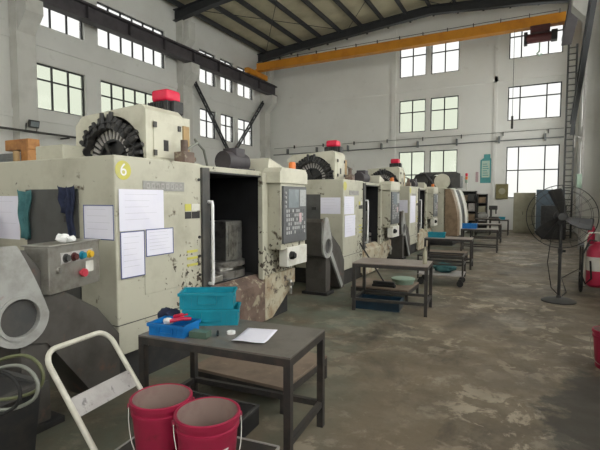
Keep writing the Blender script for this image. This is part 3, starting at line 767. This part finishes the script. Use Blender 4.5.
t6 = make_table('side_table', 'small far table with teal top crate beside the beige cabinet', .8, .6, TH, 'table_pale'); t6.location = (-1.25, 22.2, 0)

# operator steps
def make_step(label, x, y, w=.85, d=.85, h=.335):
    t = thing('operator_step', label, 'platform', (x, y, 0), 0, 'wooden topped steps before the machines')
    b = MB(); b.box(-w/2, w/2, -d/2, d/2, h-.025, h, .003); b.build('deck', 'wood', t)
    b = MB()
    for yy in (-d/2, d/2-.04): b.box(-w/2, w/2, yy, yy+.04, h-.085, h-.025)
    for xx in (-w/2, w/2-.04): b.box(xx, xx+.04, -d/2+.04, d/2-.04, h-.085, h-.025)
    b.build('deck_frame', 'frame', t)
    for xx in (-w/2, w/2-.04):
        for yy in (-d/2, d/2-.04):
            b = MB(); b.box(xx, xx+.04, yy, yy+.04, 0, h-.085); b.build('leg', 'frame', t)
    return t
make_step('low wooden topped step just behind the nearest work table', -2.09, 3.25, .93, .80, .21)
make_step('low wooden topped step behind the second work table, carrying the broom head', -2.15, 7.26, .95, .8, .21)
make_step('low wooden topped step behind the third work table', -1.95, 12.1, 1.0, .8, .25)

# crates
def make_crate(name, label, w, d, h, m, cat='crate'):
    t = thing(name, label, cat)
    b = MB(); th = .008
    b.box(-w/2, w/2, -d/2, d/2, 0, th)
    for s in (-1, 1):
        b.box(-w/2, w/2, s*d/2-(th if s > 0 else 0), s*d/2+(th if s < 0 else 0), th, h); b.box(s*w/2-(th if s > 0 else 0), s*w/2+(th if s < 0 else 0), -d/2+th, d/2-th, th, h)
    for i in range(7):
        x = -w/2+w*(i+.5)/7
        if i in (2, 3, 4): continue
        for s in (-1, 1): b.box(x-.004, x+.004, s*d/2-.004, s*d/2+.004, .01, h-.03)
    b.build('tub', m, t)
    b = MB(); e = .012
    for s in (-1, 1):
        b.box(-w/2-e, w/2+e, s*d/2-e*.3-.005, s*d/2+e*.3+.005, h-.022, h); b.box(s*w/2-e*.3-.005, s*w/2+e*.3+.005, -d/2-e, d/2+e, h-.022, h)
        b.box(-w*.19, w*.19, s*(d/2+.004)-.006, s*(d/2+.004)+.006, h*.25, h*.32); b.box(-w*.19, -w*.17, s*(d/2+.004)-.006, s*(d/2+.004)+.006, h*.25, h-.02); b.box(w*.17, w*.19, s*(d/2+.004)-.006, s*(d/2+.004)+.006, h*.25, h-.02)
    b.build('rim', m, t)
    return t
c1 = make_crate('plastic_crate', 'teal plastic crate, lower one of the stack on nearest work table', .395, .225, .122, 'teal'); c1.location = (-2.135, 2.64, TH); c1.rotation_euler.z = math.radians(32)
c2 = copy_tree(c1); c2['label'] = 'teal plastic crate, upper one of the stack on nearest work table'; c2.location = (-2.165, 2.63, TH+.123); c2.rotation_euler.z = math.radians(31)
c3 = copy_tree(c1); c3['label'] = 'teal plastic crate on left end of the third work table'; c3.location = (-2.02, 11.15, TH); c3.rotation_euler.z = .1
c5 = copy_tree(c1); c5['label'] = 'teal plastic crate on the small far table by the beige cabinet'; c5.location = (-1.2, 22.2, TH); c5.rotation_euler.z = 0
for c in (c1, c2, c3, c5): c['group'] = 'teal crates'
c4 = make_crate('plastic_crate', 'blue plastic crate on left end of the fourth work table', .42, .3, .16, 'blue'); c4.location = (-1.70, 15.0, TH)
bk = make_crate('tool_basket', 'small blue tray of tools on left front of nearest work table', .28, .19, .085, 'blue', 'tray'); bk.location = (-2.195, 2.29, TH); bk.rotation_euler.z = math.radians(9)
# tools in the tray
b = MB(); b.tube([(-.1, 0, 0), (-.02, .01, .012), (.04, .005, .01)], .012, 8); b.tube([(-.1, -.03, .002), (-.02, -.005, .012), (.04, .005, .01)], .012, 8)
tag(b.build('pliers', 'extred', smooth=50, loc=(-2.13, 2.33, TH+.087), rz=.5), 'red handled pliers sticking out of the small blue tray', 'tool')
b = MB(); b.cyl((-.08, 0, 0), (.02, 0, .03), .016); b.cyl((.02, 0, .03), (.09, 0, .05), .006)
tag(b.build('screwdriver', 'redcap', smooth=40, loc=(-2.19, 2.35, TH+.085), rz=-.3), 'screwdriver with red grip lying across the small blue tray', 'tool')
b = MB(); b.ball((0, 0, 0), .035, (1.3, .9, .7), 2, .15)
tag(b.build('rag_ball', 'white', smooth=50, loc=(-2.25, 2.29, TH+.075)), 'small crumpled white rag inside the small blue tray', 'rag')
b = MB(); b.box(-.08, .06, -.04, .04, 0, .03, .008); b.box(.02, .08, -.05, -.02, .0, .05, .008)
tag(b.build('wood_block', 'cab_beige', loc=(-2.15, 2.28, TH+.01), rz=.2), 'pale block of scrap inside the small blue tray', 'block')
b = MB(); b.ball((0, 0, .045), .075, (1.0, .7, .75), 3, .14); b.ball((.04, .03, .06), .05, (1.1, .8, .7), 3, .14)
tag(b.build('work_glove', 'navy', smooth=60, loc=(-2.40, 2.43, TH+.02)), 'bunched navy glove lying left of the small blue tray', 'glove')
b = MB(); b.box(-.065, .065, -.04, .04, 0, .045, .004)
tag(b.build('plastic_box', 'greenbox', loc=(-1.97, 2.30, TH), rz=math.radians(12)), 'small dull green box at front edge of nearest work table', 'box')
b = MB(); b.cyl((-.04, 0, .009), (.04, 0, .009), .009, seg=12); b.cyl((.04, 0, .009), (.055, 0, .009), .006, seg=12)
tag(b.build('marker_pen', 'black', smooth=40, loc=(-1.90, 2.40, TH), rz=-.9), 'black marker pen on nearest work table by the green box', 'pen')
b = MB(); b.lathe([(.018, 0), (.03, 0), (.03, .018), (.018, .018), (.018, 0)], seg=24, closed=True)
tag(b.build('tape_roll', 'white', smooth=40, loc=(-1.83, 2.46, TH)), 'small clear tape roll on nearest work table beside the white sheet', 'tape')
b = MB(); b.sheet(10, 8, lambda u, v: ((u-.5)*.33, (v-.5)*.225, .004+.012*max(0, u-.6)**2*6+.003*math.sin(6*v)*u), .0012)
tag(b.build('loose_sheet', 'paper', smooth=80, loc=(-1.645, 2.488, TH), rz=math.radians(-75)), 'loose white paper sheet lying on nearest work table', 'paper')
b = MB(); b.box(-.3, .3, -.2, .2, 0, .14, .01); o = tag(b.build('oil_tray', 'dark', loc=(-2.0, 2.42, 0), rz=.07), 'black tray on the floor under nearest work table', 'tray')
b = MB(); b.holed([(-.3, -.2), (.3, -.2), (.3, .2), (-.3, .2)], [(-.28, -.18), (.28, -.18), (.28, .18), (-.28, .18)], 'z', .14, .15); b.build('tray_rim', 'charcoal', o)
# table 2 extras
ot = thing('coolant_tray', 'dark blue shallow tray on the floor under the second work table', 'tray', (-2.0, 6.44, 0), .09)
b = MB(); b.box(-.33, .33, -.2, .2, 0, .02); b.box(-.33, .33, -.2, -.185, .02, .14); b.box(-.33, .33, .185, .2, .02, .14); b.box(-.33, -.315, -.185, .185, .02, .14); b.box(.315, .33, -.185, .185, .02, .14); b.build('tub', 'darkblue', ot)
b = MB(); b.tube([(.1*math.cos(a), .07*math.sin(a), .06) for a in [2*PI*k/20 for k in range(20)]], .016, 8, closed=True); b.build('hose_coil', 'darkblue', ot, 60)
b = MB(); b.lathe([(.032, 0), (.032, .17), (.013, .2), (.013, .25), (0, .25)], seg=20)
bt = tag(b.build('plastic_bottle', 'cab_beige', smooth=40, loc=(-1.33, 6.45, TH)), 'pale bottle standing on right end of the second work table', 'bottle')
br = thing('broom', 'long handled broom leaning behind the second work table', 'broom', (-2.1, 7.0, .21))
b = MB(); b.box(-.18, .18, -.035, .035, .03, .09, .012); b.build('broom_head', 'black', br)
b = MB(); b.box(-.19, .19, -.05, .05, 0, .035, .004); b.build('bristles', 'rubber', br)
b = MB(); b.cyl((0, 0, .08), (-.55, .36, .66), .013, seg=10); b.build('broom_stick', 'black', br, 40)
b = MB(); b.lathe([(.17, 0), (.19, .07), (.2, .07), (.2, .09), (.17, .10), (0, .105)], seg=24)
tag(b.build('plastic_bin', 'palegreen', smooth=30, loc=(-1.89, 7.42, .21)), 'pale green lidded tub on the step behind the second work table', 'tub')

# tool cart between tables
ct = thing('tool_cart', 'low two deck steel cart standing between the second and third work tables', 'cart', (-1.50, 8.85, 0), .05)
b = MB(); b.box(-.42, .42, -.3, .3, .2, .225, .003); b.build('lower_deck', 'plate', ct)
b = MB()
for x in (-.42, .39):
    for y in (-.3, .27): b.box(x, x+.03, y, y+.03, .12, .58)
for z in (.40, .55):
    for y in (-.3, .27): b.box(-.42, .42, y, y+.03, z, z+.03)
    for x in (-.42, .39): b.box(x, x+.03, -.27, .27, z, z+.03)
b.build('rail_frame', 'frame', ct)
for x in (-.36, .36):
    for y in (-.24, .24):
        b = MB(); b.cyl((x, y-.02, .06), (x, y+.02, .06), .06); b.box(x-.03, x+.03, y-.028, y+.028, .09, .14); b.build('caster', 'rubber', ct, 40)
b = MB(); b.ball((0, 0, .09), .17, (1.3, .9, .55), 3, .12)
tag(b.build('shop_rags', 'tealcloth', smooth=60, loc=(-1.45, 8.85, .225)), 'heap of teal shop rags on the low steel cart', 'rags')

# ------------------------------------------------------------------ platform trolley and buckets
A = math.radians(6)
tr = thing('platform_trolley', 'platform trolley with cream tube handle in the left foreground', 'trolley', (-2.09, 1.80, 0), A)
b = MB(); b.box(0, .86, -.27, .26, .17, .205, .01); b.build('platform', 'frame', tr)
b = MB()
for q in ((0, .86, -.275, -.265), (0, .86, .255, .265), (.855, .865, -.27, .26), (-.005, .005, -.27, .26)): b.box(*q, .165, .21)
b.build('platform_edge', 'plate', tr)
for x in (.12, .78):
    for y in (-.23, .23):
        b = MB(); b.cyl((x, y-.02, .065), (x, y+.02, .065), .065); b.box(x-.03, x+.03, y-.03, y+.03, .12, .17); b.build('caster', 'rubber', tr, 40)
HH, LN, W2 = .765, .43, .24
pts = []
def hp(u, s, w): return (.02-LN*u, s*w, .2+(HH-.2)*u)
for u in (0, .25, .5, .75): pts.append(hp(u, -1, W2))
for k in range(7):
    a = k/6*PI/2; pts.append(hp(.86+.14*math.sin(a), -1, W2-.09*(1-math.cos(a))))
for k in range(7):
    a = PI/2-k/6*PI/2; pts.append(hp(.86+.14*math.sin(a), 1, W2-.09*(1-math.cos(a))))
for u in (.75, .5, .25, 0): pts.append(hp(u, 1, W2))
b = MB(); b.tube(pts, .0165, 12); hd = b.build('push_handle', 'tube', tr, 60)
b = MB()
u0, u1 = .40, .56
P = [hp(u0, -1, W2), hp(u0, 1, W2), hp(u1, 1, W2), hp(u1, -1, W2)]
v = [b.bm.verts.new(Vector(p)+Vector((dx, 0, 0))) for dx in (-.006, .006) for p in P]
for f in ((3, 2, 1, 0), (4, 5, 6, 7), (0, 1, 5, 4), (1, 2, 6, 5), (2, 3, 7, 6), (3, 0, 4, 7)): b.bm.faces.new([v[i] for i in f])
b.build('handle_plate', 'plate', hd)

def make_bucket(label, loc, rz, grp='red buckets'):
    t = thing('plastic_bucket', label, 'bucket', loc, rz, grp)
    b = MB(); b.lathe([(.002, 0), (.125, 0), (.130, .01), (.152, .30), (.160, .302), (.160, .318), (.153, .322), (.156, .345), (.165, .348), (.166, .372), (.158, .376), (.1505, .373), (.126, .012), (.001, .012)], seg=48); b.build('pail', 'red', t, 35)
    b = MB(); b.lathe([(.1495, .3725), (.1245, .014), (.001, .014)], seg=48, closed=True); b.build('lining', 'bucket_in', t, 35)
    b = MB(); ps = []
    for k in range(17):
        a = PI*k/16; ps.append((-.168*math.cos(a), -.168*math.sin(a)*.35-.01-.12*math.sin(a), .335-.27*math.sin(a)))
    b.tube(ps, .003, 6); b.build('bail_handle', 'steel', t, 60)
    for s in (-1, 1):
        b = MB(); b.cyl((s*.155, 0, .335), (s*.175, 0, .335), .014, seg=10); b.build('handle_lug', 'red', t)
    return t
B1 = make_bucket('dusty red bucket farther left of the pair on the trolley', (-1.755, 1.725, .205), math.radians(40))
B2 = make_bucket('brighter red bucket in front at right of the pair, white marks on its side', (-1.42, 1.705, .205), math.radians(45))
b = MB()
for i, (x, z, w, h) in enumerate((x, z+.04, w, h) for x, z, w, h in ((.005, .15, .012, .045), (.02, .15, .03, .01), (.02, .168, .02, .01), (.055, .15, .012, .045), (.055, .185, .035, .01), (.055, .165, .028, .01), (-.08, .155, .05, .012))):
    for j in range(4):
        a0 = (x+w*j/4)/.142; a1 = (x+w*(j+1)/4)/.142
        g = lambda a, zz, r: ((r+.075*zz/1.)*math.sin(a), -(r+.075*zz)*math.cos(a), zz)
        for r_ in (.1305,):
            q = [g(a0, z, r_), g(a1, z, r_), g(a1, z+h, r_), g(a0, z+h, r_)]
            q2 = [g(a0, z, r_-.003), g(a1, z, r_-.003), g(a1, z+h, r_-.003), g(a0, z+h, r_-.003)]
            vv = [b.bm.verts.new(p) for p in q+q2]
            for f in ((0, 1, 2, 3), (7, 6, 5, 4), (0, 4, 5, 1), (1, 5, 6, 2), (2, 6, 7, 3), (3, 7, 4, 0)): b.bm.faces.new([vv[n] for n in f])
b.build('white_marks', 'white', B2)
B3 = make_bucket('red bucket alone on the floor at the right edge', (.74, 5.14, 0), math.radians(-30))
B3.scale = (1, 1, 1)

# chip bin and hoses at left
cbn = thing('chip_bin', 'dark wheeled steel bin under the nearest conveyor head', 'bin', (-3.02, 1.22, 0), .05)
b = MB(); b.prism([(-.42, .12), (.42, .12), (.5, .55), (-.5, .55)], 'y', -.3, .3); b.build('tub', 'black', cbn)
b = MB()
for q in ((-.52, .52, -.33, -.29), (-.52, .52, .29, .33), (-.52, -.48, -.29, .29), (.48, .52, -.29, .29)): b.box(*q, .53, .57)
b.build('rim', 'charcoal', cbn)
for x in (-.34, .34):
    for y in (-.22, .22):
        b = MB(); b.cyl((x, y-.02, .06), (x, y+.02, .06), .06); b.build('caster', 'rubber', cbn, 40)
for i, (m, l) in enumerate((('hose', 'olive rubber hose looped over the dark bin, uppermost of the three hoses'), ('hose_pale', 'grey rubber hose looped over the dark bin, middle one of the three hoses'), ('rubber', 'black rubber hose looped over the dark bin, lowest of the three hoses'))):
    b = MB(); key = [(-2.9, 1.1, .57), (-2.6, 1.18, .70), (-2.40, 1.24, .82), (-2.24, 1.29, .86), (-2.14, 1.31, .80), (-2.16, 1.30, .70), (-2.34, 1.25, .63), (-2.6, 1.16, .61), (-2.8, 1.05, .585)]
    key = [Vector((x+.02*i-.10*(i == 2), y-.04*i, z-(.035*i if 0 < k < 7 else -.022*i))) for k, (x, y, z) in enumerate(key)]
    ps = []
    for k in range(len(key)-1):
        p0, p1, p2, p3 = key[max(k-1, 0)], key[k], key[k+1], key[min(k+2, len(key)-1)]
        for q in range(6):
            u = q/6; ps.append(.5*((2*p1)+(p2-p0)*u+(2*p0-5*p1+4*p2-p3)*u*u+(3*p1-p0-3*p2+p3)*u**3))
    b.tube(ps, .009, 8)
    tag(b.build('rubber_hose', m, smooth=60), l, 'hose', 'hoses on the chip bin')
# rubbish behind: maroon cabinet, grey cabinet, orange post
b = MB(); b.box(-.25, .25, -.2, .2, 0, 1.55, .01); o = tag(b.build('steel_locker', 'maroon', loc=(-5.03, 2.28, 0)), 'maroon steel locker at far left edge beside the nearest machine', 'locker')
b = MB(); b.box(-.22, .22, -.215, -.2, .08, 1.5, .004); b.build('locker_door', 'maroon', o)
b = MB(); b.box(-1.0, .6, -.4, .4, 0, 2.5, .02); o = tag(b.build('electrical_cabinet', 'cab_grey', loc=(-8.9, 5.2, 0)), 'grey electrical cabinet rising behind the nearest machine at far left', 'cabinet')
b = MB(); b.box(-.95, -.22, -.415, -.4, .1, 2.4, .005); b.box(-.18, .55, -.415, -.4, .1, 2.4, .005); b.build('cabinet_door', 'cab_grey', o)
jb = thing('jib_post', 'dull orange post with short arm behind the nearest machine', 'post', (-7.55, 4.55, 0))
b = MB(); b.box(-.1, .1, -.1, .1, 0, 2.5, .01); b.build('post', 'orange_dull', jb)
b = MB(); b.box(-.55, .12, -.1, .1, 2.48, 2.66, .01); b.build('arm', 'orange_dull', jb)
b = MB(); b.cyl((-.1, -.17, 1.9), (-.1, -.17, 2.45), .05); b.build('cylinder', 'wood_strip', jb, 40)

# ------------------------------------------------------------------ pedestal fan
fn = thing('pedestal_fan', 'black industrial pedestal fan standing in the aisle at right', 'fan', (.445, 8.15, 0), math.radians(3))
b = MB(); b.lathe([(.001, 0), (.25, 0), (.25, .02), (.18, .05), (.04, .065), (.03, .1), (.001, .1)], seg=40); b.build('base', 'charcoal', fn, 35)
b = MB(); b.cyl((0, 0, .06), (0, 0, 1.24), .024); b.cyl((0, 0, .78), (0, 0, .86), .034); b.build('pole', 'black', fn, 40)
b = MB(); b.cyl((.03, 0, .82), (.075, 0, .82), .02); b.build('height_knob', 'rubber', fn, 40)
hz = 1.37
b = MB(); b.cyl((0, .03, hz), (0, .26, hz), .10, .085); b.box(-.05, .05, .02, .14, 1.2, 1.32, .01); b.build('motor', 'black', fn, 40)
cg = MB()
for rr, yy in ((.50, -.03), (.42, -.09), (.24, -.125), (.10, -.13), (.42, .06)):
    cg.tube([(rr*math.cos(a), yy, hz+rr*math.sin(a)) for a in [2*PI*k/40 for k in range(40)]], 0.003 if rr < .5 else .007, 6, closed=True)
for k in range(20):
    a = 2*PI*k/20; ca, sa = math.cos(a), math.sin(a)
    cg.tube([(.06*ca, -.13, hz+.06*sa), (.24*ca, -.125, hz+.24*sa), (.42*ca, -.09, hz+.42*sa), (.50*ca, -.03, hz+.50*sa), (.42*ca, .06, hz+.42*sa), (.12*ca, .1, hz+.12*sa)], .002, 5)
cg.build('cage', 'black', fn, 60)
b = MB(); b.prism(circle(0, hz, .055, 24), 'y', -.14, -.125); b.build('cage_badge', 'charcoal', fn)
bl = MB(); bl.cyl((0, -.08, hz), (0, .03, hz), .06); hub = bl.build('blade_hub', 'black', fn, 40)
for k in range(3):
    a = 2*PI*k/3-math.radians(27)
    b = MB()
    def f3(u, v):
        r = .05+.40*u; an = a+(v-.5)*(.85-.45*u)+.2*u
        return (r*math.cos(an), -.03+(v-.5)*.11, hz+r*math.sin(an))
    b.sheet(8, 8, f3, .004); b.build('blade', 'black', hub, 60)
b = MB(); ps = [(.0, .12, 1.3), (-.12, .16, 1.0), (-.16, .15, .6), (-.1, .1, .2), (.06, .3, .012), (.2, .8, .012), (.3, 2.4, .012), (.9, 4.2, .012)]
b.tube(ps, .007, 6); b.build('power_cord', 'rubber', fn, 60)

# ------------------------------------------------------------------ right side
fe = thing('wheeled_fire_extinguisher', 'large red wheeled fire extinguisher by the right wall', 'extinguisher', (1.05, 9.05, 0), 0)
b = MB(); b.lathe([(.001, .14), (.12, .14), (.16, .18), (.16, .74), (.13, .83), (.06, .88), (.06, .92), (.001, .92)], seg=32); b.build('tank', 'extred', fe, 40)
b = MB(); b.lathe([(.1615, .42), (.1615, .66)], seg=32); b.lathe([(.1605, .42), (.1605, .66)], seg=32); b.build('tank_label', 'white_paint', fe, 40)
b = MB(); b.tube([(-.17, .1, .12), (-.17, .1, .95), (-.12, .1, 1.06), (.12, .1, 1.06), (.17, .1, .95), (.17, .1, .12)], .016, 8); b.build('carriage_handle', 'white_paint', fe, 60)
for s in (-1, 1):
    b = MB(); b.tube([(s*.22, .1+.12*math.cos(a), .145+.12*math.sin(a)) for a in [2*PI*k/24 for k in range(24)]], .024, 8, closed=True); b.cyl((s*.2, .1, .145), (s*.24, .1, .145), .03)
    for k in range(4): b.bar((s*.22, .1, .145), (s*.22, .1+.11*math.cos(k*PI/2+.4), .145+.11*math.sin(k*PI/2+.4)), .015, .015)
    b.build('wheel', 'rubber', fe, 40)
b = MB(); ps = [(-.02, 0, .92), (-.12, -.08, .95), (-.22, -.1, .7), (-.24, -.12, .35), (-.18, -.18, .2), (-.1, -.2, .3), (-.12, -.18, .6)]
b.tube(ps, .016, 8); b.build('hose', 'rubber', fe, 60)
b = MB(); b.lathe([(.001, 0), (.055, 0), (.062, .05), (.062, .3), (.03, .37), (.02, .43), (.001, .43)], seg=20)
o = tag(b.build('fire_extinguisher', 'extred', smooth=40, loc=(1.06, 10.1, .78)), 'small red fire extinguisher on the grey stand behind the wheeled one', 'extinguisher')
b = MB(); b.box(-.03, .03, -.015, .015, .43, .5, .004); b.bar((0, 0, .5), (-.1, 0, .46), .02, .012); b.build('valve', 'black', o)
b = MB(); b.box(-.2, .25, -.25, .25, .74, .78, .003)
o = tag(b.build('steel_stand', 'cab_grey', loc=(1.08, 10.15, 0)), 'grey steel stand by the right wall under the small red extinguisher', 'stand')
for x in (-.18, .2):
    for y in (-.22, .19):
        b = MB(); b.box(x, x+.03, y, y+.03, 0, .74); b.build('leg', 'frame', o)
b = MB(); b.box(-.17, .22, -.2, .2, .2, .23); b.build('shelf', 'plate', o)
# vertical cable ladder at right
b = MB()
for y in (-.15, .15): b.box(y-.035, y+.035, -.04, .04, .3, 8.3)
for k in range(32): b.box(-.12, .12, -.015, .015, .4+k*.25, .44+k*.25)
tag(b.build('cable_ladder', 'black', loc=(1.38, 21.6, -.3)), 'tall black vertical cable ladder at right in front of the back wall corner', 'cable ladder')
b = MB(); b.tube([(1.45, 16.9, 0), (1.45, 16.9, 7.2)], .04, 8); b.tube([(1.42, 16.9, 3.6), (1.2, 16.7, 3.7), (1.2, 16.7, 3.3)], .02, 6)
tag(b.build('drain_pipe', 'plate', smooth=40), 'pale vertical pipe running down the right wall column', 'pipe')
b = MB(); b.box(-.04, .1, -.15, .15, 0, .45, .01)
tag(b.build('wall_switch_box', 'palegreen', loc=(1.33, 16.7, 2.0)), 'pale green switch box on the right wall column', 'switch box')

# ------------------------------------------------------------------ far end furniture
def cabinet(name, label, x0, x1, y0, y1, h, m, doors=2, cat='cabinet'):
    t = thing(name, label, cat, ((x0+x1)/2, (y0+y1)/2, 0))
    w, d = x1-x0, y1-y0
    b = MB(); b.box(-w/2, w/2, -d/2, d/2, .06, h, .01); b.box(-w/2+.03, w/2-.03, -d/2+.03, d/2-.03, 0, .06); b.build('body', m, t)
    for k in range(doors):
        a = -w/2+.02+k*(w-.02)/doors; c = a+(w-.02)/doors-.02
        b = MB(); b.box(a, c, -d/2-.02, -d/2, .1, h-.04, .004); dr = b.build('door', m, t)
        b = MB(); b.box(c-.06, c-.04, -d/2-.05, -d/2-.02, h*.5-.08, h*.5+.08, .003); b.build('handle', 'black', dr)
    return t
cabinet('steel_cabinet', 'olive beige double door cabinet against the back wall', -.72, .22, 23.6, 24.1, 1.95, 'cab_beige', 2)
cabinet('low_cabinet', 'dark low cabinet in front of the slate blue one behind the fan', .40, 1.30, 20.6, 21.2, 1.38, 'black', 2)
cabinet('steel_cabinet', 'slate blue cabinet right of the olive beige one behind the fan', .24, 1.36, 22.9, 23.5, 2.08, 'cab_blue', 2)
def rack(name, label, x0, x1, y0, y1, h, n):
    t = thing(name, label, 'shelving', ((x0+x1)/2, (y0+y1)/2, 0)); w, d = x1-x0, y1-y0
    b = MB(); b.box(-w/2, -w/2+.03, -d/2, d/2, 0, h); b.box(w/2-.03, w/2, -d/2, d/2, 0, h); b.box(-w/2, w/2, d/2-.02, d/2, .05, h); b.build('carcass', 'black', t)
    for k in range(n+1):
        b = MB(); z = .08+k*(h-.11)/n; b.box(-w/2+.03, w/2-.03, -d/2, d/2-.02, z, z+.03); b.build('shelf', 'charcoal' if k % 2 else 'conv_light', t)
    return t
rack('storage_rack', 'left open storage rack of dark shelves near the back wall', -3.15, -2.35, 23.0, 23.5, 2.05, 4)
rack('storage_rack', 'narrower open storage rack right of the wide one near back wall', -2.3, -1.85, 23.0, 23.5, 1.9, 4)
rx = [(-2.97, .56, 'cab_beige', .36), (-2.55, .56, 'copper', .3), (-2.95, 1.05, 'conv_light', .34), (-2.55, 1.05, 'plate', .32), (-2.92, 1.53, 'copper', .25), (-2.57, 1.53, 'charcoal', .3)]
for i, (x, z, m, h) in enumerate(rx):
    b = MB(); b.box(-.15, .15, -.18, .18, 0, h, .01); b.box(-.16, .16, -.19, .19, h, h+.02, .004)
    side = 'left' if x < -2.7 else 'right'; lev = {0: 'low', 1: 'middle', 2: 'upper'}[i//2]
    tag(b.build('storage_box', m, loc=(x, 23.22, z+.045)), 'lidded box on %s shelf of the wide far rack, %s side' % (lev, side), 'box', 'boxes on the far rack')
for i, (x, z, m) in enumerate(((-2.08, 1.42, 'copper'), (-2.08, .98, 'cab_beige'), (-2.08, .54, 'plate'))):
    b = MB(); b.box(-.16, .16, -.16, .16, 0, .26, .01); b.box(-.17, .17, -.17, .17, .26, .28, .004)
    tag(b.build('storage_box', m, loc=(x, 23.2, z+.045)), '%s box on the narrow far rack' % ('top brown', 'middle beige', 'bottom grey')[i], 'box', 'boxes on the narrow far rack')
# far bench with machine parts
fb = make_table('far_bench', 'cluttered bench near the back wall in front of the narrow rack', 1.0, .5, .8, 'table_pale'); fb.location = (-1.65, 21.0, 0)
b = MB(); b.box(-.2, .2, -.14, .14, 0, .08, .01); b.cyl((-.12, 0, .08), (-.12, 0, .5), .045); b.box(-.2, .14, -.09, .09, .38, .56, .02); b.cyl((.08, 0, .2), (.08, 0, .38), .03)
tag(b.build('drill_press', 'charcoal', loc=(-1.4, 21.0, .8)), 'dark bench drill press on the cluttered far bench', 'tool')
b = MB(); b.box(-.15, .15, -.1, .1, 0, .22, .02); b.cyl((-.2, 0, .12), (.22, 0, .12), .07)
tag(b.build('bench_grinder', 'conv_light', smooth=40, loc=(-1.85, 21.0, .8)), 'pale bench grinder at left on the cluttered far bench', 'tool')
# wall pictures
p = thing('safety_poster', 'tall teal poster on the back wall left of the window', 'poster', (-2.2, YB-.012, 2.52))
b = MB(); b.prism([(-.27, 0), (.27, 0), (.27, 1.3), (.22, 1.36), (.22, 1.55), (-.1, 1.55), (-.1, 1.36), (-.27, 1.24)], 'y', -.008, .008); b.build('board', 'poster_teal', p)
b = MB(); b.box(-.2, .2, -.012, -.008, .3, 1.2); b.build('picture_panel', 'poster_pale', p)
b = MB()
for k in range(6): b.box(-.15, .15-.04*(k % 3), -.014, -.012, .4+k*.12, .44+k*.12)
b.build('text_lines', 'poster_teal', p)
b = MB(); b.box(-.3, .3, -.05, .05, 0, .8, .01); o = tag(b.build('notice_board', 'brownbox', loc=(-1.36, YB-.049, 1.65)), 'olive brown board on the back wall beside the window', 'board')
b = MB(); b.prism(circle(.0, .42, .17, 24), 'y', -.056, -.05); b.build('round_mark', 'cab_beige', o)
b = MB(); b.box(-.07, .07, -.01, .01, 0, .55)
tag(b.build('wall_sign', 'pinkish', loc=(-2.63, YB-.012, 2.58)), 'narrow reddish strip sign on the back wall left of the teal poster', 'sign')
b = MB(); b.box(-.6, .6, -.25, .25, 0, .9, .02); b.box(-.5, .2, -.2, .2, .9, 1.5, .02)
tag(b.build('machine_cabinet', 'white_paint', loc=(-3.9, 22.5, 0)), 'off white cabinet left of the wide far rack behind the farthest machine', 'cabinet')

# ------------------------------------------------------------------ light, camera
W = bpy.data.worlds.new('overcast'); S.world = W; W.use_nodes = True
nt = W.node_tree; bg = nt.nodes['Background']
tc = nt.nodes.new('ShaderNodeTexCoord'); sp = nt.nodes.new('ShaderNodeSeparateXYZ'); nt.links.new(tc.outputs['Generated'], sp.inputs[0])
rp_ = nt.nodes.new('ShaderNodeValToRGB'); nt.links.new(sp.outputs['Z'], rp_.inputs['Fac'])
rp_.color_ramp.elements[0].color = (.88,.87,.80,1); rp_.color_ramp.elements[0].position = 0
rp_.color_ramp.elements[1].color = (1.0,.985,.94,1); rp_.color_ramp.elements[1].position = .5
nt.links.new(rp_.outputs['Color'], bg.inputs['Color']); bg.inputs['Strength'].default_value = 7.0
cam = bpy.data.cameras.new('camera'); co = bpy.data.objects.new('camera', cam); COL.objects.link(co)
cam.sensor_width = 36.; cam.lens = 440/600*36
yaw, pit = math.radians(27.6), math.atan(26/440)
co.location = (0, 0, 1.65); co.rotation_euler = (PI/2-pit, 0, yaw)
cam.clip_start = .05; cam.clip_end = 200
S.camera = co
S.view_settings.view_transform = 'Standard'; S.view_settings.look = 'None'; S.view_settings.exposure = 0.; S.view_settings.gamma = 1.
S.view_settings.use_curve_mapping = False
S.cycles.use_denoising = True
S.cycles.max_bounces = 10; S.cycles.diffuse_bounces = 6; S.cycles.transparent_max_bounces = 12
S.cycles.sample_clamp_indirect = 6.
